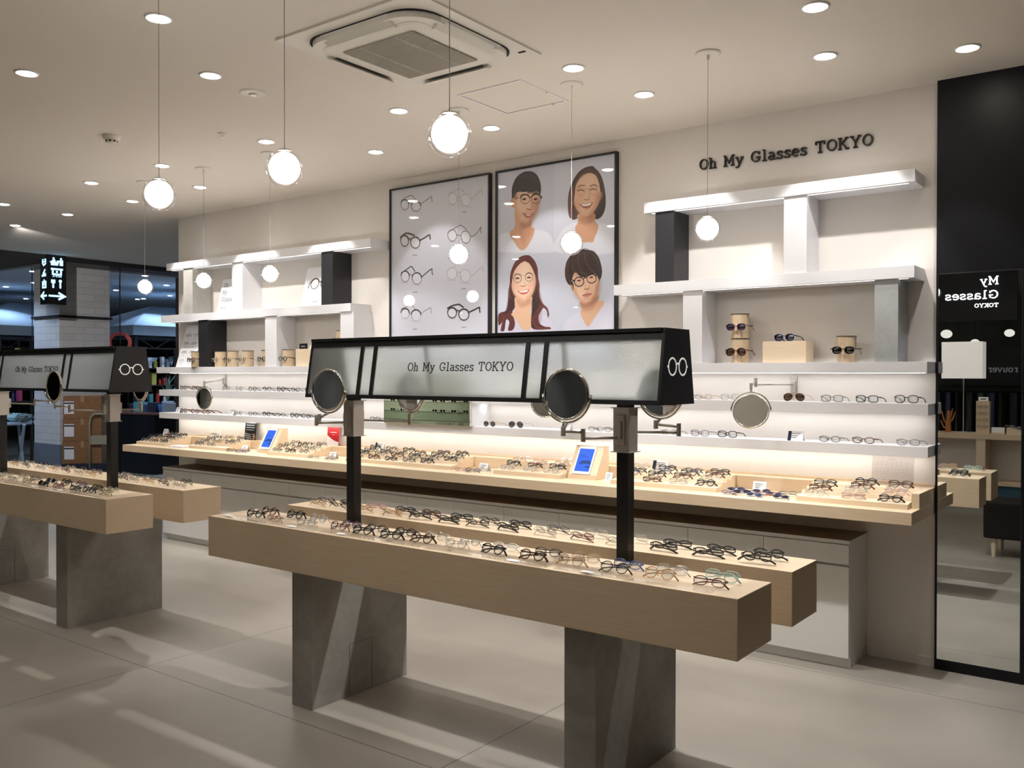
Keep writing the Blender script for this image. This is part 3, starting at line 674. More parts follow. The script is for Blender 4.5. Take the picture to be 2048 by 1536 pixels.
for x, y, tg, e in sorted(dl, key=lambda q: (-round(q[1], 0), q[0])):
    rk = 4.6 if 4.4 < y < 4.7 else 3.9 if 3.8 < y < 4.1 else 2.3 if 2.2 < y < 2.4 else y
    cnt[rk] = cnt.get(rk, -1)+1
    if rk in rown: lb = 'round recessed downlight, %s from the left in the %s' % (ORD(cnt[rk]), rown[rk])
    elif rk == 2.904: lb = 'round recessed downlight left of the ceiling air conditioner'
    elif rk == 4.864: lb = 'round recessed downlight in front of the black mirror panel'
    else: hid = globals().get('hid', -1)+1; lb = 'unseen round recessed downlight outside the picture, %s of those behind the camera' % ORD(hid)
    downlight(x, y, tg, e, lb, 80 if e == TB else 56 if e == TF else 62)

def pendant(x, y, label, z=2.326, s=1.0):
    o = empty('pendant_lamp', (x, y, CZ), label=label, cat='pendant lamp', group='glass globe pendant lamps')
    dz = z-CZ; R_ = .066*s
    bm = lathe(bmesh.new(), [(.062, -.0003), (.062, -.007), (.056, -.011), (.0, -.011)], 32); obj('canopy', bm, m_ivory, o, smooth=False)
    bm = lathe(bmesh.new(), [(.007, -.011), (.007, -.03), (.003, -.036)], 12); obj('cord_grip', bm, m_ivory, o)
    bm = tube(bmesh.new(), [(0, 0, -.03), (0, 0, dz+R_)], .0014, 6); obj('cord', bm, m_cord, o)
    bm = lathe(bmesh.new(), [(.026, dz+R_*.93), (.026, dz+R_*.99), (.006, dz+R_*1.02)], 20); obj('cap', bm, m_chrome, o)
    bm = sphere(bmesh.new(), R_*.82, (0, 0, dz+.004), 28, 18); obj('opal_bulb', bm, m_bulb, o, smooth=True, label='glowing white inner globe')
    bm = sphere(bmesh.new(), R_, (0, 0, dz), 36, 24); obj('globe', bm, m_globe, o, smooth=True, label='clear glass outer globe')
    return o
for i, (q, nme) in enumerate([(-1.915, 'over the right wall shelves'), (-2.719, 'in front of the portrait poster'), (-3.53, 'in front of the glasses poster'), (-5.31, 'over the left wall shelves, rightmost of that trio'), (-6.115, 'at the left shelves, middle of that trio'), (-6.935, 'lowest in the photo, leftmost by the mall')]):
    pendant(q, 4.178, 'small glass globe pendant %s' % nme)
for p, nme in (((899, 270), 'rightmost'), ((569, 338), 'middle'), ((318, 390), 'leftmost')):
    q = P(p[0], p[1], 'z', 2.326); pendant(q.x, q.y, 'glass globe pendant, %s of the three hanging nearest, cords leaving the picture top' % nme)

# cassette air conditioner
x0, x1, y0, y1 = -3.49, -2.58, 2.765, 3.70
o = empty('ceiling_air_conditioner', ((x0+x1)/2, (y0+y1)/2, CZ), label='square four-way cassette air conditioner with grey grille in the ceiling', cat='air conditioner')
cx, cyy = (x0+x1)/2, (y0+y1)/2; hw = (x1-x0)/2
def rrect(r, rad, n=8):
    pts = []
    for q in range(4):
        a0 = q*90; c = [(1, 1), (-1, 1), (-1, -1), (1, -1)][q]
        for k in range(n+1):
            a = math.radians(a0+90*k/n); pts.append((c[0]*(r-rad)+rad*math.cos(a), c[1]*(r-rad)+rad*math.sin(a)))
    return pts
def loft(bm, secs, cap=True):
    R = [[bm.verts.new((x, y, z)) for x, y in pts] for pts, z in secs]; n = len(R[0])
    for A, B in zip(R, R[1:]):
        for k in range(n): bm.faces.new((A[k], A[(k+1) % n], B[(k+1) % n], B[k]))
    if cap: bm.faces.new(R[-1]); bm.faces.new(R[0][::-1])
    return bm
bm = bmesh.new(); box(bm, -hw, hw, -hw, hw, -.010, -.0005, bev=.002); obj('face_plate', bm, m_ivory, o)
bm = bmesh.new(); loft(bm, [(rrect(.385, .15), -.0102), (rrect(.385, .15), -.014)]); obj('air_gap', bm, m_dark, o, label='dark air outlet slot')
bm = bmesh.new(); loft(bm, [(rrect(.318, .06), -.014), (rrect(.322, .07), -.034), (rrect(.315, .07), -.042), (rrect(.295, .05), -.045)]); obj('centre_panel', bm, m_ivory, o, smooth=False)
for q in range(4):
    bm = bmesh.new(); c = [(1, 1), (-1, 1), (-1, -1), (1, -1)][q]
    pts = [(c[0]*.2, c[1]*.2)]+[(c[0]*(.215+.165*math.cos(math.radians(a))), c[1]*(.215+.165*math.sin(math.radians(a)))) for a in (-12, 0, 15, 30, 45, 60, 75, 90, 102)]
    loft(bm, [(pts, -.0145), (pts, -.04)]); obj('corner_cover', bm, m_ivory, o)
for q in range(4):
    b2 = bmesh.new()
    prism(b2, [(-.385, -.016), (-.375, -.012), (-.328, -.052), (-.322, -.060), (-.34, -.058), (-.38, -.030)], 'x', -.215, .215)
    b2.transform(Matrix.Rotation(q*PI/2, 4, 'Z')); obj('louvre', b2, m_ivory, o)
bm = bmesh.new(); g = .228
for k in range(46):
    y = -g+2*g*k/45; box(bm, -g, g, y-.0026, y+.0026, -.053, -.0452)
for k in range(-1, 2):
    box(bm, k*.115-.006, k*.115+.006, -g, g, -.0525, -.0452) if k else None
obj('grille', bm, m_grill, o)
bm = BX(-g, g, -g, g, -.0462, -.0452); obj('grille_back', bm, mat('grille_shadow', (150, 143, 130), .8), o)
bm = bmesh.new(); box(bm, .385, .425, .352, .366, -.013, -.0098); obj('sensor_window', bm, m_dark, o)
# access hatch
x0, x1, y0, y1 = -3.348, -2.897, 3.946, 4.415
o = empty('ceiling_hatch', ((x0+x1)/2, (y0+y1)/2, CZ), label='square ceiling access hatch with white frame beside the air conditioner', cat='hatch')
bm = bmesh.new()
for a in ((x0, x1, y0, y0+.014), (x0, x1, y1-.014, y1), (x0, x0+.014, y0+.014, y1-.014), (x1-.014, x1, y0+.014, y1-.014)): box(bm, *a, CZ-.005, CZ-.0003)
obj('frame', loc(bm, o), m_white, o)
obj('hatch_door', loc(BX(x0+.019, x1-.019, y0+.019, y1-.019, CZ-.003, CZ-.0003), o), m_ceil, o)
bm = bmesh.new(); box(bm, x0+.014, x1-.014, y0+.014, y1-.014, CZ-.0012, CZ-.0002); obj('gap', loc(bm, o), m_dark, o)
bm = bmesh.new()
for q in ((-3.0, y1-.007), (x1-.007, 4.2)): lathe(bm, [(.006, 0), (.006, -.004)], 10, (q[0], q[1], CZ-.005))
obj('latch', loc(bm, o), m_steel, o)
# speaker disc, smoke detector, sprinkler
o = empty('ceiling_speaker', (-4.251, 3.226, CZ), label='flat round white ceiling fitting left of the air conditioner', cat='speaker')
obj('disc', lathe(bmesh.new(), [(.075, -.0005), (.075, -.004), (.068, -.009), (.0, -.010)], 36), m_ivory, o)
obj('centre_cap', lathe(bmesh.new(), [(.024, -.0102), (.020, -.017), (.0, -.018)], 20), m_steel, o)
o = empty('smoke_detector', (-5.785, 3.246, CZ), label='white smoke detector on the ceiling above the left table', cat='smoke detector')
obj('base', lathe(bmesh.new(), [(.055, -.0005), (.055, -.018), (.047, -.028), (.0, -.028)], 28), m_ivory, o, smooth=False)
obj('sensor_head', lathe(bmesh.new(), [(.036, -.0282), (.036, -.044), (.026, -.050), (.0, -.050)], 24), m_ivory, o)
bm = bmesh.new()
for k in range(8):
    a = k*PI/4; b2 = BX(.0345, .0372, -.007, .007, -.043, -.032); b2.transform(Matrix.Rotation(a, 4, 'Z')); me = bpy.data.meshes.new('t'); b2.to_mesh(me); b2.free(); bm.from_mesh(me); bpy.data.meshes.remove(me)
obj('vent_slots', bm, m_dark, o)
o = empty('fire_sprinkler', (-5.132, 3.651, CZ), label='small metal fire sprinkler in the ceiling', cat='sprinkler')
obj('cover_plate', lathe(bmesh.new(), [(.032, -.0005), (.030, -.005), (.0, -.006)], 24), m_steel, o)
obj('sprinkler_head', lathe(bmesh.new(), [(.007, -.006), (.006, -.022), (.015, -.024), (.015, -.027), (.0, -.027)], 14), m_chrome, o)

# ------------------------------------------------------------------ glasses on the wall shelves
def on_shelf(px, z, y=5.215):
    """x on the shelf for a photo column"""
    q = P(px, 800, 'y', y); return q.x
rows = [
 ('upper thin wall shelf', 1.4502, [(367, 'tortoiseshell', 'panto', None), (391, 'tortoiseshell', 'panto', None), (452, 'silver wire', 'round', None), (478, 'silver wire', 'round', None), (505, 'dark brown', 'panto', None), (534, 'dark brown', 'browline', None), (562, 'black', 'panto', None), (591, 'black wire', 'panto', None), (618, 'black wire', 'round', None),
   (1368, 'silver wire', 'oval', None), (1407, 'gold wire', 'oval', None), (1460, 'silver wire', 'square', None), (1588, 'gold wire', 'aviator', 'brown'), (1664, 'dark brown', 'square', None), (1734, 'black', 'square', None), (1813, 'tortoiseshell', 'wayfarer', None)]),
 ('lowest wall shelf', 1.2212, [(367, 'tortoiseshell', 'round', None), (390, 'tortoiseshell', 'panto', None), (412, 'tortoiseshell', 'round', None), (477, 'silver wire', 'round', None), (505, 'black wire', 'panto', None), (533, 'black', 'browline', None), (561, 'black wire', 'browline', None), (589, 'black', 'panto', None), (612, 'dark brown', 'panto', None), (750, 'black wire', 'browline', None),
   (979, 'gold wire', 'panto', 'smoke'), (1032, 'silver wire', 'aviator', 'smoke'), (1192, 'black wire', 'oval', None), (1225, 'grey', 'oval', None), (1340, 'black wire', 'oval', None), (1400, 'purple', 'square', None), (1455, 'black', 'square', None), (1660, 'dark brown', 'oval', None), (1727, 'tortoiseshell', 'oval', None), (1817, 'grey', 'oval', None)])]
for rn, z, L in rows:
    for i, (px, c_, sh, sun) in enumerate(L):
        half = 'left' if px < 768 else 'right'
        k = len([1 for q in L[:i+1] if (q[0] < 768) == (px < 768)])-1
        glasses((on_shelf(px, z, 5.20), 5.20, z+.0003), random.uniform(-.08, .06), c_, sh, '%s %s %s, %s from left on %s half of %s' % (c_, SW[sh], 'sunglasses' if sun else 'glasses', ORD(k), half, rn), 'glasses standing on the white wall shelves', rim=RIM(c_), sun=sun)

# ------------------------------------------------------------------ stands on the upper shelf (z 1.675)
ZS = 1.6755
def stand(x, y, z, label, r=.052, h=.145, rod=True):
    o = empty('glasses_stand', (x, y, z), label=label, cat='display stand', group='round wooden glasses stands')
    obj('cylinder', lathe(bmesh.new(), [(r, 0), (r, h)], 32), m_cork, o)
    obj('cap', lathe(bmesh.new(), [(r+.003, h+.0003), (r+.003, h+.0035)], 32), m_dark, o)
    if rod: obj('rod', tube(bmesh.new(), [(-.088, -r*.2, h*.52), (-r*.98, -r*.2, h*.52)], .0025, 8), m_charc, o); obj('rod', tube(bmesh.new(), [(r*.98, -r*.2, h*.52), (.088, -r*.2, h*.52)], .0025, 8), m_charc, o)
    # nose relief
    obj('nose_relief', tube(bmesh.new(), [(0, -r, h*.62), (0, -r-.006, h*.5), (0, -r-.008, h*.32), (0, -r-.003, h*.22)], [.004, .005, .008, .003], 8), m_cork, o)
    return o
def stand_glasses(x, y, z, c_, sh, label, sun=None, r=.052, h=.145):
    w_, hh, _ = outline(sh)
    return glasses((x, y-r-.012, z+h*.52-hh*.75), 0, c_, sh, label, 'glasses hung on the wooden stands', rim=RIM(c_), sun=sun)
for i, (px, c_, sh) in enumerate([(388, 'black', 'wayfarer'), (441, 'silver wire', 'panto'), (466, 'black wire', 'round'), (496, 'gold wire', 'round'), (523, 'black', 'panto'), (577, 'black', 'panto')]):
    q = P(px, 716, 'y', 5.23); x = q.x
    if px == 388: x = -7.70
    if px == 523: x = -6.69
    ys_ = 5.185 if px == 388 else 5.23
    if px == 388: x = -7.66
    stand(x, ys_-(.03 if px == 388 else 0), ZS, 'round wooden glasses stand, %s from the left on the long shelf' % ORD(i))
    stand_glasses(x, ys_-(.03 if px == 388 else 0), ZS, c_, sh, '%s %s glasses on the %s wooden stand from the left' % (c_, SW[sh], ORD(i)))
x = -5.72
stand(x, 5.25, ZS, 'lower wooden stand of a pair behind the left end of the main sign')
stand(x, 5.25, ZS+.150, 'upper wooden stand of a pair, seen above the left end of the main sign')
stand_glasses(x, 5.25, ZS+.150, 'black wire', 'panto', 'thin black glasses on the stacked stand above the left end of the main sign')
x = P(1480, 700, 'y', 5.235).x
stand(x, 5.235, ZS, 'lower of two stacked wooden stands on the right wall shelf')
stand(x, 5.235, ZS+.150, 'upper of two stacked wooden stands on the right wall shelf')
stand_glasses(x, 5.235, ZS, 'tortoiseshell', 'aviator', 'brown gradient sunglasses on the lower of two stacked stands', 'brown')
stand_glasses(x, 5.235, ZS+.150, 'purple', 'wayfarer', 'purple sunglasses on the upper of two stacked stands', 'violet')
x = P(1693, 700, 'y', 5.235).x
stand(x, 5.235, ZS, 'single wooden stand with dark sunglasses beside the grey upright box')
stand_glasses(x, 5.235, ZS, 'dark brown', 'wayfarer', 'chunky dark brown sunglasses on the single right stand', 'dark')
a = P(1525, 722, 'y', 5.17).x; b = P(1612, 722, 'y', 5.17).x
o = obj('wooden_block', BX(a, b, 5.17, 5.30, ZS-.0003, ZS+.125, bev=.0015), m_woodl); tag(o, 'pale wooden block carrying navy sunglasses on the right wall shelf', 'display block')
glasses(((a+b)/2-.01, 5.2, ZS+.1252), -.1, 'navy', 'wayfarer', 'navy sunglasses with blue lenses on the wooden block', 'glasses hung on the wooden stands', rim=THICK, sun='violet')
a = P(595, 716, 'y', 5.2).x
o = obj('wooden_block', BX(a, a+.2, 5.18, 5.29, ZS-.0003, ZS+.150, bev=.0015), m_woodl); tag(o, 'pale wooden block on the shelf, cut off by the left end of the main sign', 'display block')
o = empty('tent_card', (a+.06, 5.22, ZS+.1502), label='small black card on the wooden block at the left end of the main sign', cat='card')
bm = bmesh.new(); box(bm, -.055, .045, -.003, .003, 0, .048); obj('card', bm, m_black, o)
bm = bmesh.new(); box(bm, -.03, .02, -.0036, -.003, .022, .026); obj('print', bm, m_paper, o)
def leaning_card(name, x0, x1, z, h, y=5.30, lean=.06, m=None, label='', cat='card', th=.003):
    o = empty(name, ((x0+x1)/2, y, z), label=label, cat=cat); hw_ = (x1-x0)/2
    bm = bmesh.new(); prism(bm, [(-lean-th, 0), (-lean, 0), (0, h), (-th, h)], 'x', -hw_, hw_); obj('board', bm, m or m_paper, o)
    return o, hw_
def card_frame(o, hw_, h, lean, u, v, th=.003):
    """matrix origin at (u from left, v up) on the front face of a leaning card"""
    yd = Vector((0, lean, h)).normalized(); org = Vector((-hw_+u, -lean-th-.0004, 0))+yd*v
    return org, yd
# Oh My Glasses board
x0 = P(428, 620, 'y', 5.24).x; o, hw_ = leaning_card('name_board', x0, x0+.30, 2.1892, .335, y=5.345, lean=.075, label='white board lettered Oh My Glasses leaning between upright boxes', cat='card')
bm = bmesh.new()
for s_, v, hh, u in (('Oh', .262, .042, .035), ('My', .190, .042, .035), ('Glasses', .118, .042, .035), ('TOKYO', .045, .017, .035)):
    org, yd = card_frame(o, hw_, .335, .075, u, v)
    text(bm, s_, text_frame(org, (1, 0, 0), yd, hh, hh*text_width(s_, .15 if s_ != 'TOKYO' else .5), s_, .06), .01, .09 if hh > .03 else .13)
obj('lettering', bm, m_darkink, o)
# photo board with a pair of browline glasses
x0 = P(594, 608, 'y', 5.22).x; o, hw_ = leaning_card('photo_board', x0, x0+.36, 2.1892, .36, y=5.345, lean=.085, label='white photo board picturing half-rim glasses, partly behind a black box', cat='picture')
def glass_icon(bm, org, yd, k, wd=.02, browl=True, xd=(1, 0, 0), cols=None):
    m_ = text_frame(org, xd, yd, k)
    for s_ in (-1, 1):
        ribbon(bm, [(s_*.32+q[0], q[1]) for q in arc(0, 0, .25, .23, 0, 360, 26)], wd, m_, .01)
        if browl: ribbon(bm, [(s_*.32+q[0], q[1]) for q in arc(0, .02, .27, .22, 10, 170, 12)], wd*2.2, m_, .012)
        ribbon(bm, [(s_*.58, .08), (s_*.66, .05), (s_*.72, -.2)], wd*1.4, m_, .01)
    ribbon(bm, arc(0, .02, .08, .06, 170, 10, 6), wd*1.2, m_, .01)
bm = bmesh.new(); org, yd = card_frame(o, hw_, .36, .085, .20, .215); glass_icon(bm, org, yd, .20, .022)
obj('print', bm, m_ink, o)
bm = bmesh.new(); org, yd = card_frame(o, hw_, .36, .085, .13, .05)
m_ = text_frame(org, (1, 0, 0), yd, 1); ribbon(bm, [(0, 0), (.08, 0)], .005, m_, .0004); ribbon(bm, [(.025, -.012), (.05, -.012)], .003, m_, .0004); obj('caption', bm, mat('grey_ink', (150, 148, 150), .7), o)
# sheet with a grid of small glasses drawings
x0 = P(350, 732, 'y', 5.20).x; o, hw_ = leaning_card('catalogue_sheet', x0, x0+.42, 1.6755, .42, y=5.34, lean=.13, label='tall white sheet printed with rows of small glasses drawings, far left shelf', cat='poster')
bm2 = bmesh.new()
for r_ in range(4):
    for c_ in range(3):
        org, yd = card_frame(o, hw_, .42, .13, .075+c_*.13, .335-r_*.088); bm = bmesh.new(); glass_icon(bm, org, yd, .055, [.05, .02, .07, .04][(r_*3+c_) % 4], (r_+c_) % 3 == 1); obj('glasses_drawing', bm, m_ink, o)
        org, yd = card_frame(o, hw_, .42, .13, .06+c_*.13, .30-r_*.088); ribbon(bm2, [(0, 0), (.025, 0)], .004, text_frame(org, (1, 0, 0), yd, 1), .0004)
obj('captions', bm2, bpy.data.materials['grey_ink'], o)
# small card leaning above the sign's left end
o, hw_ = leaning_card('small_card', a+.125, a+.19, ZS+.1502, .07, y=5.275, lean=.05, label='small folded white card beside the stacked stand', cat='card')
# small cards on the lower shelves
def small_card(x, y, z, label, w_=.07, h=.055, m=None, strip=False, rz=0):
    o = empty('price_card', (x, y, z), rz, label=label, cat='card', group='small cards among the glasses')
    bm = bmesh.new(); prism(bm, [(0, 0), (.0015, 0), (.0215, h), (.020, h)], 'x', -w_/2, w_/2); obj('card', bm, m or m_paper, o)
    bm = bmesh.new(); prism(bm, [(.042, 0), (.0435, 0), (.023, h), (.0215, h)], 'x', -w_/2, w_/2); obj('back_flap', bm, m or m_paper, o)
    bm = bmesh.new()
    for k in range(3): 
        zz = h*(.72-.2*k); yy = .020*zz/h-.0006; box(bm, -w_*.32, w_*(.3-.12*k), yy-.0002, yy+.0004, zz, zz+.003)
    obj('print', bm, m_ink, o)
    if strip: obj('dark_strip', prism(bmesh.new(), [(-.0006, 0), (.0001, 0), (.0201, h), (.0194, h)], 'x', -w_/2, -w_*.28), m_navy, o, label='dark strip along the left edge')
    return o
small_card(P(352, 822, 'y', 5.18).x+.02, 5.18, 1.2213, 'small white card at the left end of the lowest wall shelf')
small_card(P(461, 822, 'y', 5.18).x, 5.18, 1.2213, 'small white card beside silver round glasses on the lowest shelf')
small_card(P(1131, 850, 'y', 5.18).x, 5.18, 1.2213, 'white and dark card under the half-hidden wall mirror on the lowest shelf', strip=True)
small_card(P(1590, 868, 'y', 5.18).x, 5.18, 1.2213, 'white card with a dark strip on the right part of the lowest shelf', strip=True, w_=.09)

# ------------------------------------------------------------------ trays of the counter
KT = .9112
tray_n = ['leftmost', 'second', 'third', 'fourth', 'fifth', 'sixth', 'rightmost']
trays = [(-8.377, -7.888, 3, 4.95, ['black', 'dark brown', 'black', 'tortoiseshell']), (-7.518, -6.951, 3, 4.97, ['silver wire', 'dark brown', 'gold wire', 'black wire']), (-6.377, -5.854, 3, 4.98, ['black wire', 'black', 'grey', 'black wire']),
         (-5.39, -4.28, 6, 4.98, ['black', 'tortoiseshell', 'dark brown', 'black wire', 'black']), (-3.89, -3.328, 3, 4.98, ['black', 'clear', 'beige', 'tortoiseshell', 'clear', 'pink']), (-2.93, -2.212, 4, 4.96, ['black', 'silver wire', 'navy', 'tortoiseshell', 'black']), (-1.723, -1.145, 3, 4.92, ['black', 'clear', 'black', 'tortoiseshell', 'pink'])]
for i, (x0, x1, nc, yf, pal) in enumerate(trays):
    nr = 4; s_ = (5.249-yf-.01)/nr
    pr = [(yf, 0), (yf, .026)]; h = .020; ys = []
    for k in range(nr):
        y = yf+.010+k*s_; pr += [(y, h), (y+.006, h+.020)] if k else [(y, h+.006)]
        ys.append((y+.022, h+(.017 if k else .005))); h += .0125
    pr += [(5.249, h+.008), (5.249, 0)]
    o = empty('glasses_tray', ((x0+x1)/2, yf, KT), label='stepped pale wooden tray of glasses, %s on the wall counter' % (tray_n[i] if i in (0, 6) else tray_n[i]+' from the left'), cat='tray', group='stepped wooden trays on the counter')
    bm = prism(bmesh.new(), [(y-yf, z) for y, z in pr], 'x', (x0-x1)/2+.012, (x1-x0)/2-.012); obj('steps', bm, m_woodl, o)
    for sx in (-1, 1):
        a, b = ((x0-x1)/2, (x0-x1)/2+.0118) if sx < 0 else ((x1-x0)/2-.0118, (x1-x0)/2)
        obj('side_panel', prism(bmesh.new(), [(y-yf, z) for y, z in pr], 'x', a, b), m_woodl, o)
    for r_ in range(nr):
        for c_ in range(nc):
            if (i, r_, c_) in ((0, 3, 0), (3, 0, 5), (4, 3, 1), (5, 0, 0), (6, 3, 0), (1, 0, 2), (3, 3, 3)): continue
            xx = x0+(c_+.5)*(x1-x0)/nc+random.uniform(-.006, .006); yy, zz = ys[r_]
            cc = pal[(r_*2+c_*3+i) % len(pal)]; sh = ['panto', 'round', 'oval', 'wayfarer', 'square'][(r_+c_*2+i) % 5]
            glasses((xx, yy, KT+zz+.004), random.uniform(-.07, .07), cc, sh, '%s %s glasses, %s column, %s row from front, in %s counter tray' % (cc, SW[sh], ORD(c_), ORD(r_), tray_n[i]), 'folded glasses in the counter trays', rim=RIM(cc), pose='folded', tilt=-.42, sc_=.97)
# end block of the ledge
o = obj('end_block', BX(-1.142, -1.103, 4.985, 5.2495, KT-.0002, .989, bev=.001), m_wood); tag(o, 'small square wooden block closing the right end of the counter ledge', 'wooden block')
# loose glasses lying between the trays
loose = [((-7.70, -7.55), [], 'x'), ((-6.90, -6.62), ['dark brown', 'pink', 'navy'], 'between the second and third trays'), ((-5.80, -5.46), ['silver wire', 'pink', 'silver wire'], 'between the third and fourth trays'),
         ((-4.22, -3.93), ['pink', 'beige', 'grey', 'clear'], 'between the fourth and fifth trays')]
for (xa, xb), cols, where in loose:
    for k, cc in enumerate(cols):
        xx = xa+.07+(xb-xa-.14)*(k/(max(1, len(cols)-1))); yy = 4.93+(k % 2)*.075
        glasses((xx, yy, KT+.007), .1*(-1)**k, cc, 'oval', '%s folded glasses, %s of those lying %s' % (cc, ORD(k), where), 'loose glasses on the counter', rim=RIM(cc), pose='folded', tilt=-.9)
for k in range(10):
    cc = ['purple', 'navy', 'blue', 'dark red', 'navy', 'blue', 'purple', 'navy', 'blue', 'grey'][k]
    xx = -2.12+(k % 5)*.077; yy = 4.91+(k//5)*.10+(k % 2)*.03
    glasses((xx, yy, KT+.007+.006*(k % 2)), .5 if k % 2 else -.2, cc, 'oval', '%s folded glasses, %s in the %s row of the heap beside the rightmost tray' % (cc, ORD(k % 5), ['front', 'back'][k//5]), 'blue children glasses heap on the counter', rim=MID, pose='folded', tilt=-1.0, sun='violet' if cc in ('navy', 'blue') and k % 3 else None, sc_=.8)
small_card(-6.78, 5.04, KT, 'white card between the second and third counter trays', w_=.08)
small_card(-5.62, 5.04, KT, 'white card between the third and fourth counter trays', w_=.08)
small_card(-4.05, 5.06, KT, 'white card between the fourth and fifth counter trays', w_=.08)
small_card(-2.04, 5.18, KT, 'white card behind the heap of blue glasses', w_=.08)
small_card(-2.99, 5.03, KT, 'white card right of the right tablet stand', w_=.05, h=.06)
small_card(P(330, 867, 'y', 5.27).x, 5.265, .9893, 'white card on the ledge behind the leftmost tray', w_=.07)
small_card(P(758, 899, 'y', 5.27).x, 5.265, .9893, 'white card with dark strip on the ledge behind the fourth tray', strip=True, w_=.10)
small_card(P(1320, 937, 'y', 5.27).x, 5.265, .9893, 'white card with navy strip on the ledge behind the sixth tray', strip=True, w_=.11)
o = obj('leaflet_stack', BX(-7.80, -7.56, 4.93, 5.05, KT-.0001, KT+.012), m_paper); tag(o, 'flat stack of white leaflets on the counter right of the leftmost tray', 'leaflets')
# ledge sign, leaflet, red booklet, acrylic sheet
def upright(name, pxa, pxb, py0, h, label, cat, m, z=1.0042, y=5.345, lean=.012, th=.004):
    xa, xb = P(pxa, py0, 'y', y).x, P(pxb, py0, 'y', y).x
    return leaning_card(name, xa, xb, z, h, y=y-.002, lean=lean, m=m, label=label, cat=cat, th=th)
o, hw_ = leaning_card('name_plate', P(415, 870, 'y', 5.3).x, P(437, 870, 'y', 5.3).x, .9893, .072, y=5.33, lean=.01, m=m_ivory, label='small cream name plate on the ledge left of the black leaflet', cat='sign', th=.012)
bm = bmesh.new(); org, yd = card_frame(o, hw_, .072, .01, hw_*.5, .035, .012); ribbon(bm, [(0, 0), (hw_, 0)], .006, text_frame(org, (1, 0, 0), yd, 1), .0004); obj('print', bm, m_ink, o)
o, hw_ = leaning_card('leaflet', P(487, 873, 'y', 5.29).x, P(509, 876, 'y', 5.29).x, .9893, .185, y=5.32, lean=.02, m=m_black, label='tall black leaflet with a checked shirt photo standing on the ledge', cat='leaflet')
bm = bmesh.new(); org, yd = card_frame(o, hw_, .185, .02, 0, 0)
m_ = text_frame(org, (1, 0, 0), yd, 1)
for k in range(4): ribbon(bm, [(.02, .16-.022*k), (2*hw_-.02-.01*(k % 2), .16-.022*k)], .003, m_, .0004)
for k in range(5): ribbon(bm, [(.012+.02*k, .004), (.008+.017*k, .075-.006*k)], .002, m_, .0004)
for k in range(3): ribbon(bm, [(.01, .02+.02*k), (2*hw_-.025, .012+.02*k)], .002, m_, .0004)
obj('print', bm, m_paper, o)
bm = bmesh.new(); box(bm, 0, .001, 0, .001, 0, .001); bm.clear(); 
ribbon(bm, [(2*hw_-.03, .06), (2*hw_-.015, .03), (2*hw_-.03, .006)], .018, m_, .0005); obj('hand_print', bm, mat('skin_print', (190, 140, 112), .7), o)
o, hw_ = leaning_card('booklet', P(652, 888, 'y', 5.29).x, P(675, 888, 'y', 5.29).x, .9893, .225, y=5.32, lean=.02, m=m_red, label='red booklet with a white curved foot standing under the left post mirror', cat='booklet')
bm = bmesh.new(); org, yd = card_frame(o, hw_, .225, .02, 0, 0); m_ = text_frame(org, (1, 0, 0), yd, 1)
vs = [(0, 0), (2*hw_, 0), (2*hw_, .035)]+[(2*hw_*(1-k/8), .035+.055*(k/8)**1.6) for k in range(1, 9)]
va = [bm.verts.new(m_ @ Vector((a, b, .0004))) for a, b in vs]; bm.faces.new(va); obj('white_foot', bm, m_paper, o)
bm = bmesh.new(); ribbon(bm, [(hw_*.5, .115), (hw_*1.6, .115)], .004, m_, .0006); ribbon(bm, [(hw_*.8, .095), (hw_*1.2, .095)], .002, m_, .0006); obj('print', bm, m_paper, o)
xa, xb = P(1742, 968, 'y', 5.27).x, P(1826, 972, 'y', 5.27).x
o, hw_ = leaning_card('acrylic_sheet', xa, xb, .9893, .165, y=5.30, lean=.02, m=clear('acrylic_notice', (.91, .90, .90), .03, .1), label='clear acrylic notice sheet standing behind the rightmost tray', cat='sign', th=.003)
bm = bmesh.new(); org, yd = card_frame(o, hw_, .165, .02, 0, 0); m_ = text_frame(org, (1, 0, 0), yd, 1)
for z_, n_ in ((.145, 1), (.128, 7), (.112, 7), (.088, 9), (.075, 9), (.03, 5), (.018, 5)):
    for k in range(n_):
        u0 = .02+(2*hw_-.04)*k/n_ if n_ > 1 else hw_-.02
        ribbon(bm, [(u0, z_), (u0+(2*hw_-.06)/n_*.62 if n_ > 1 else u0+.04, z_)], .0022, m_, .0004)
for z_ in (.12, .098, .065): ribbon(bm, [(.015, z_), (2*hw_-.015, z_)], .0008, m_, .0004)
obj('print', bm, mat('pale_grey_print', (150, 146, 144), .7), o)
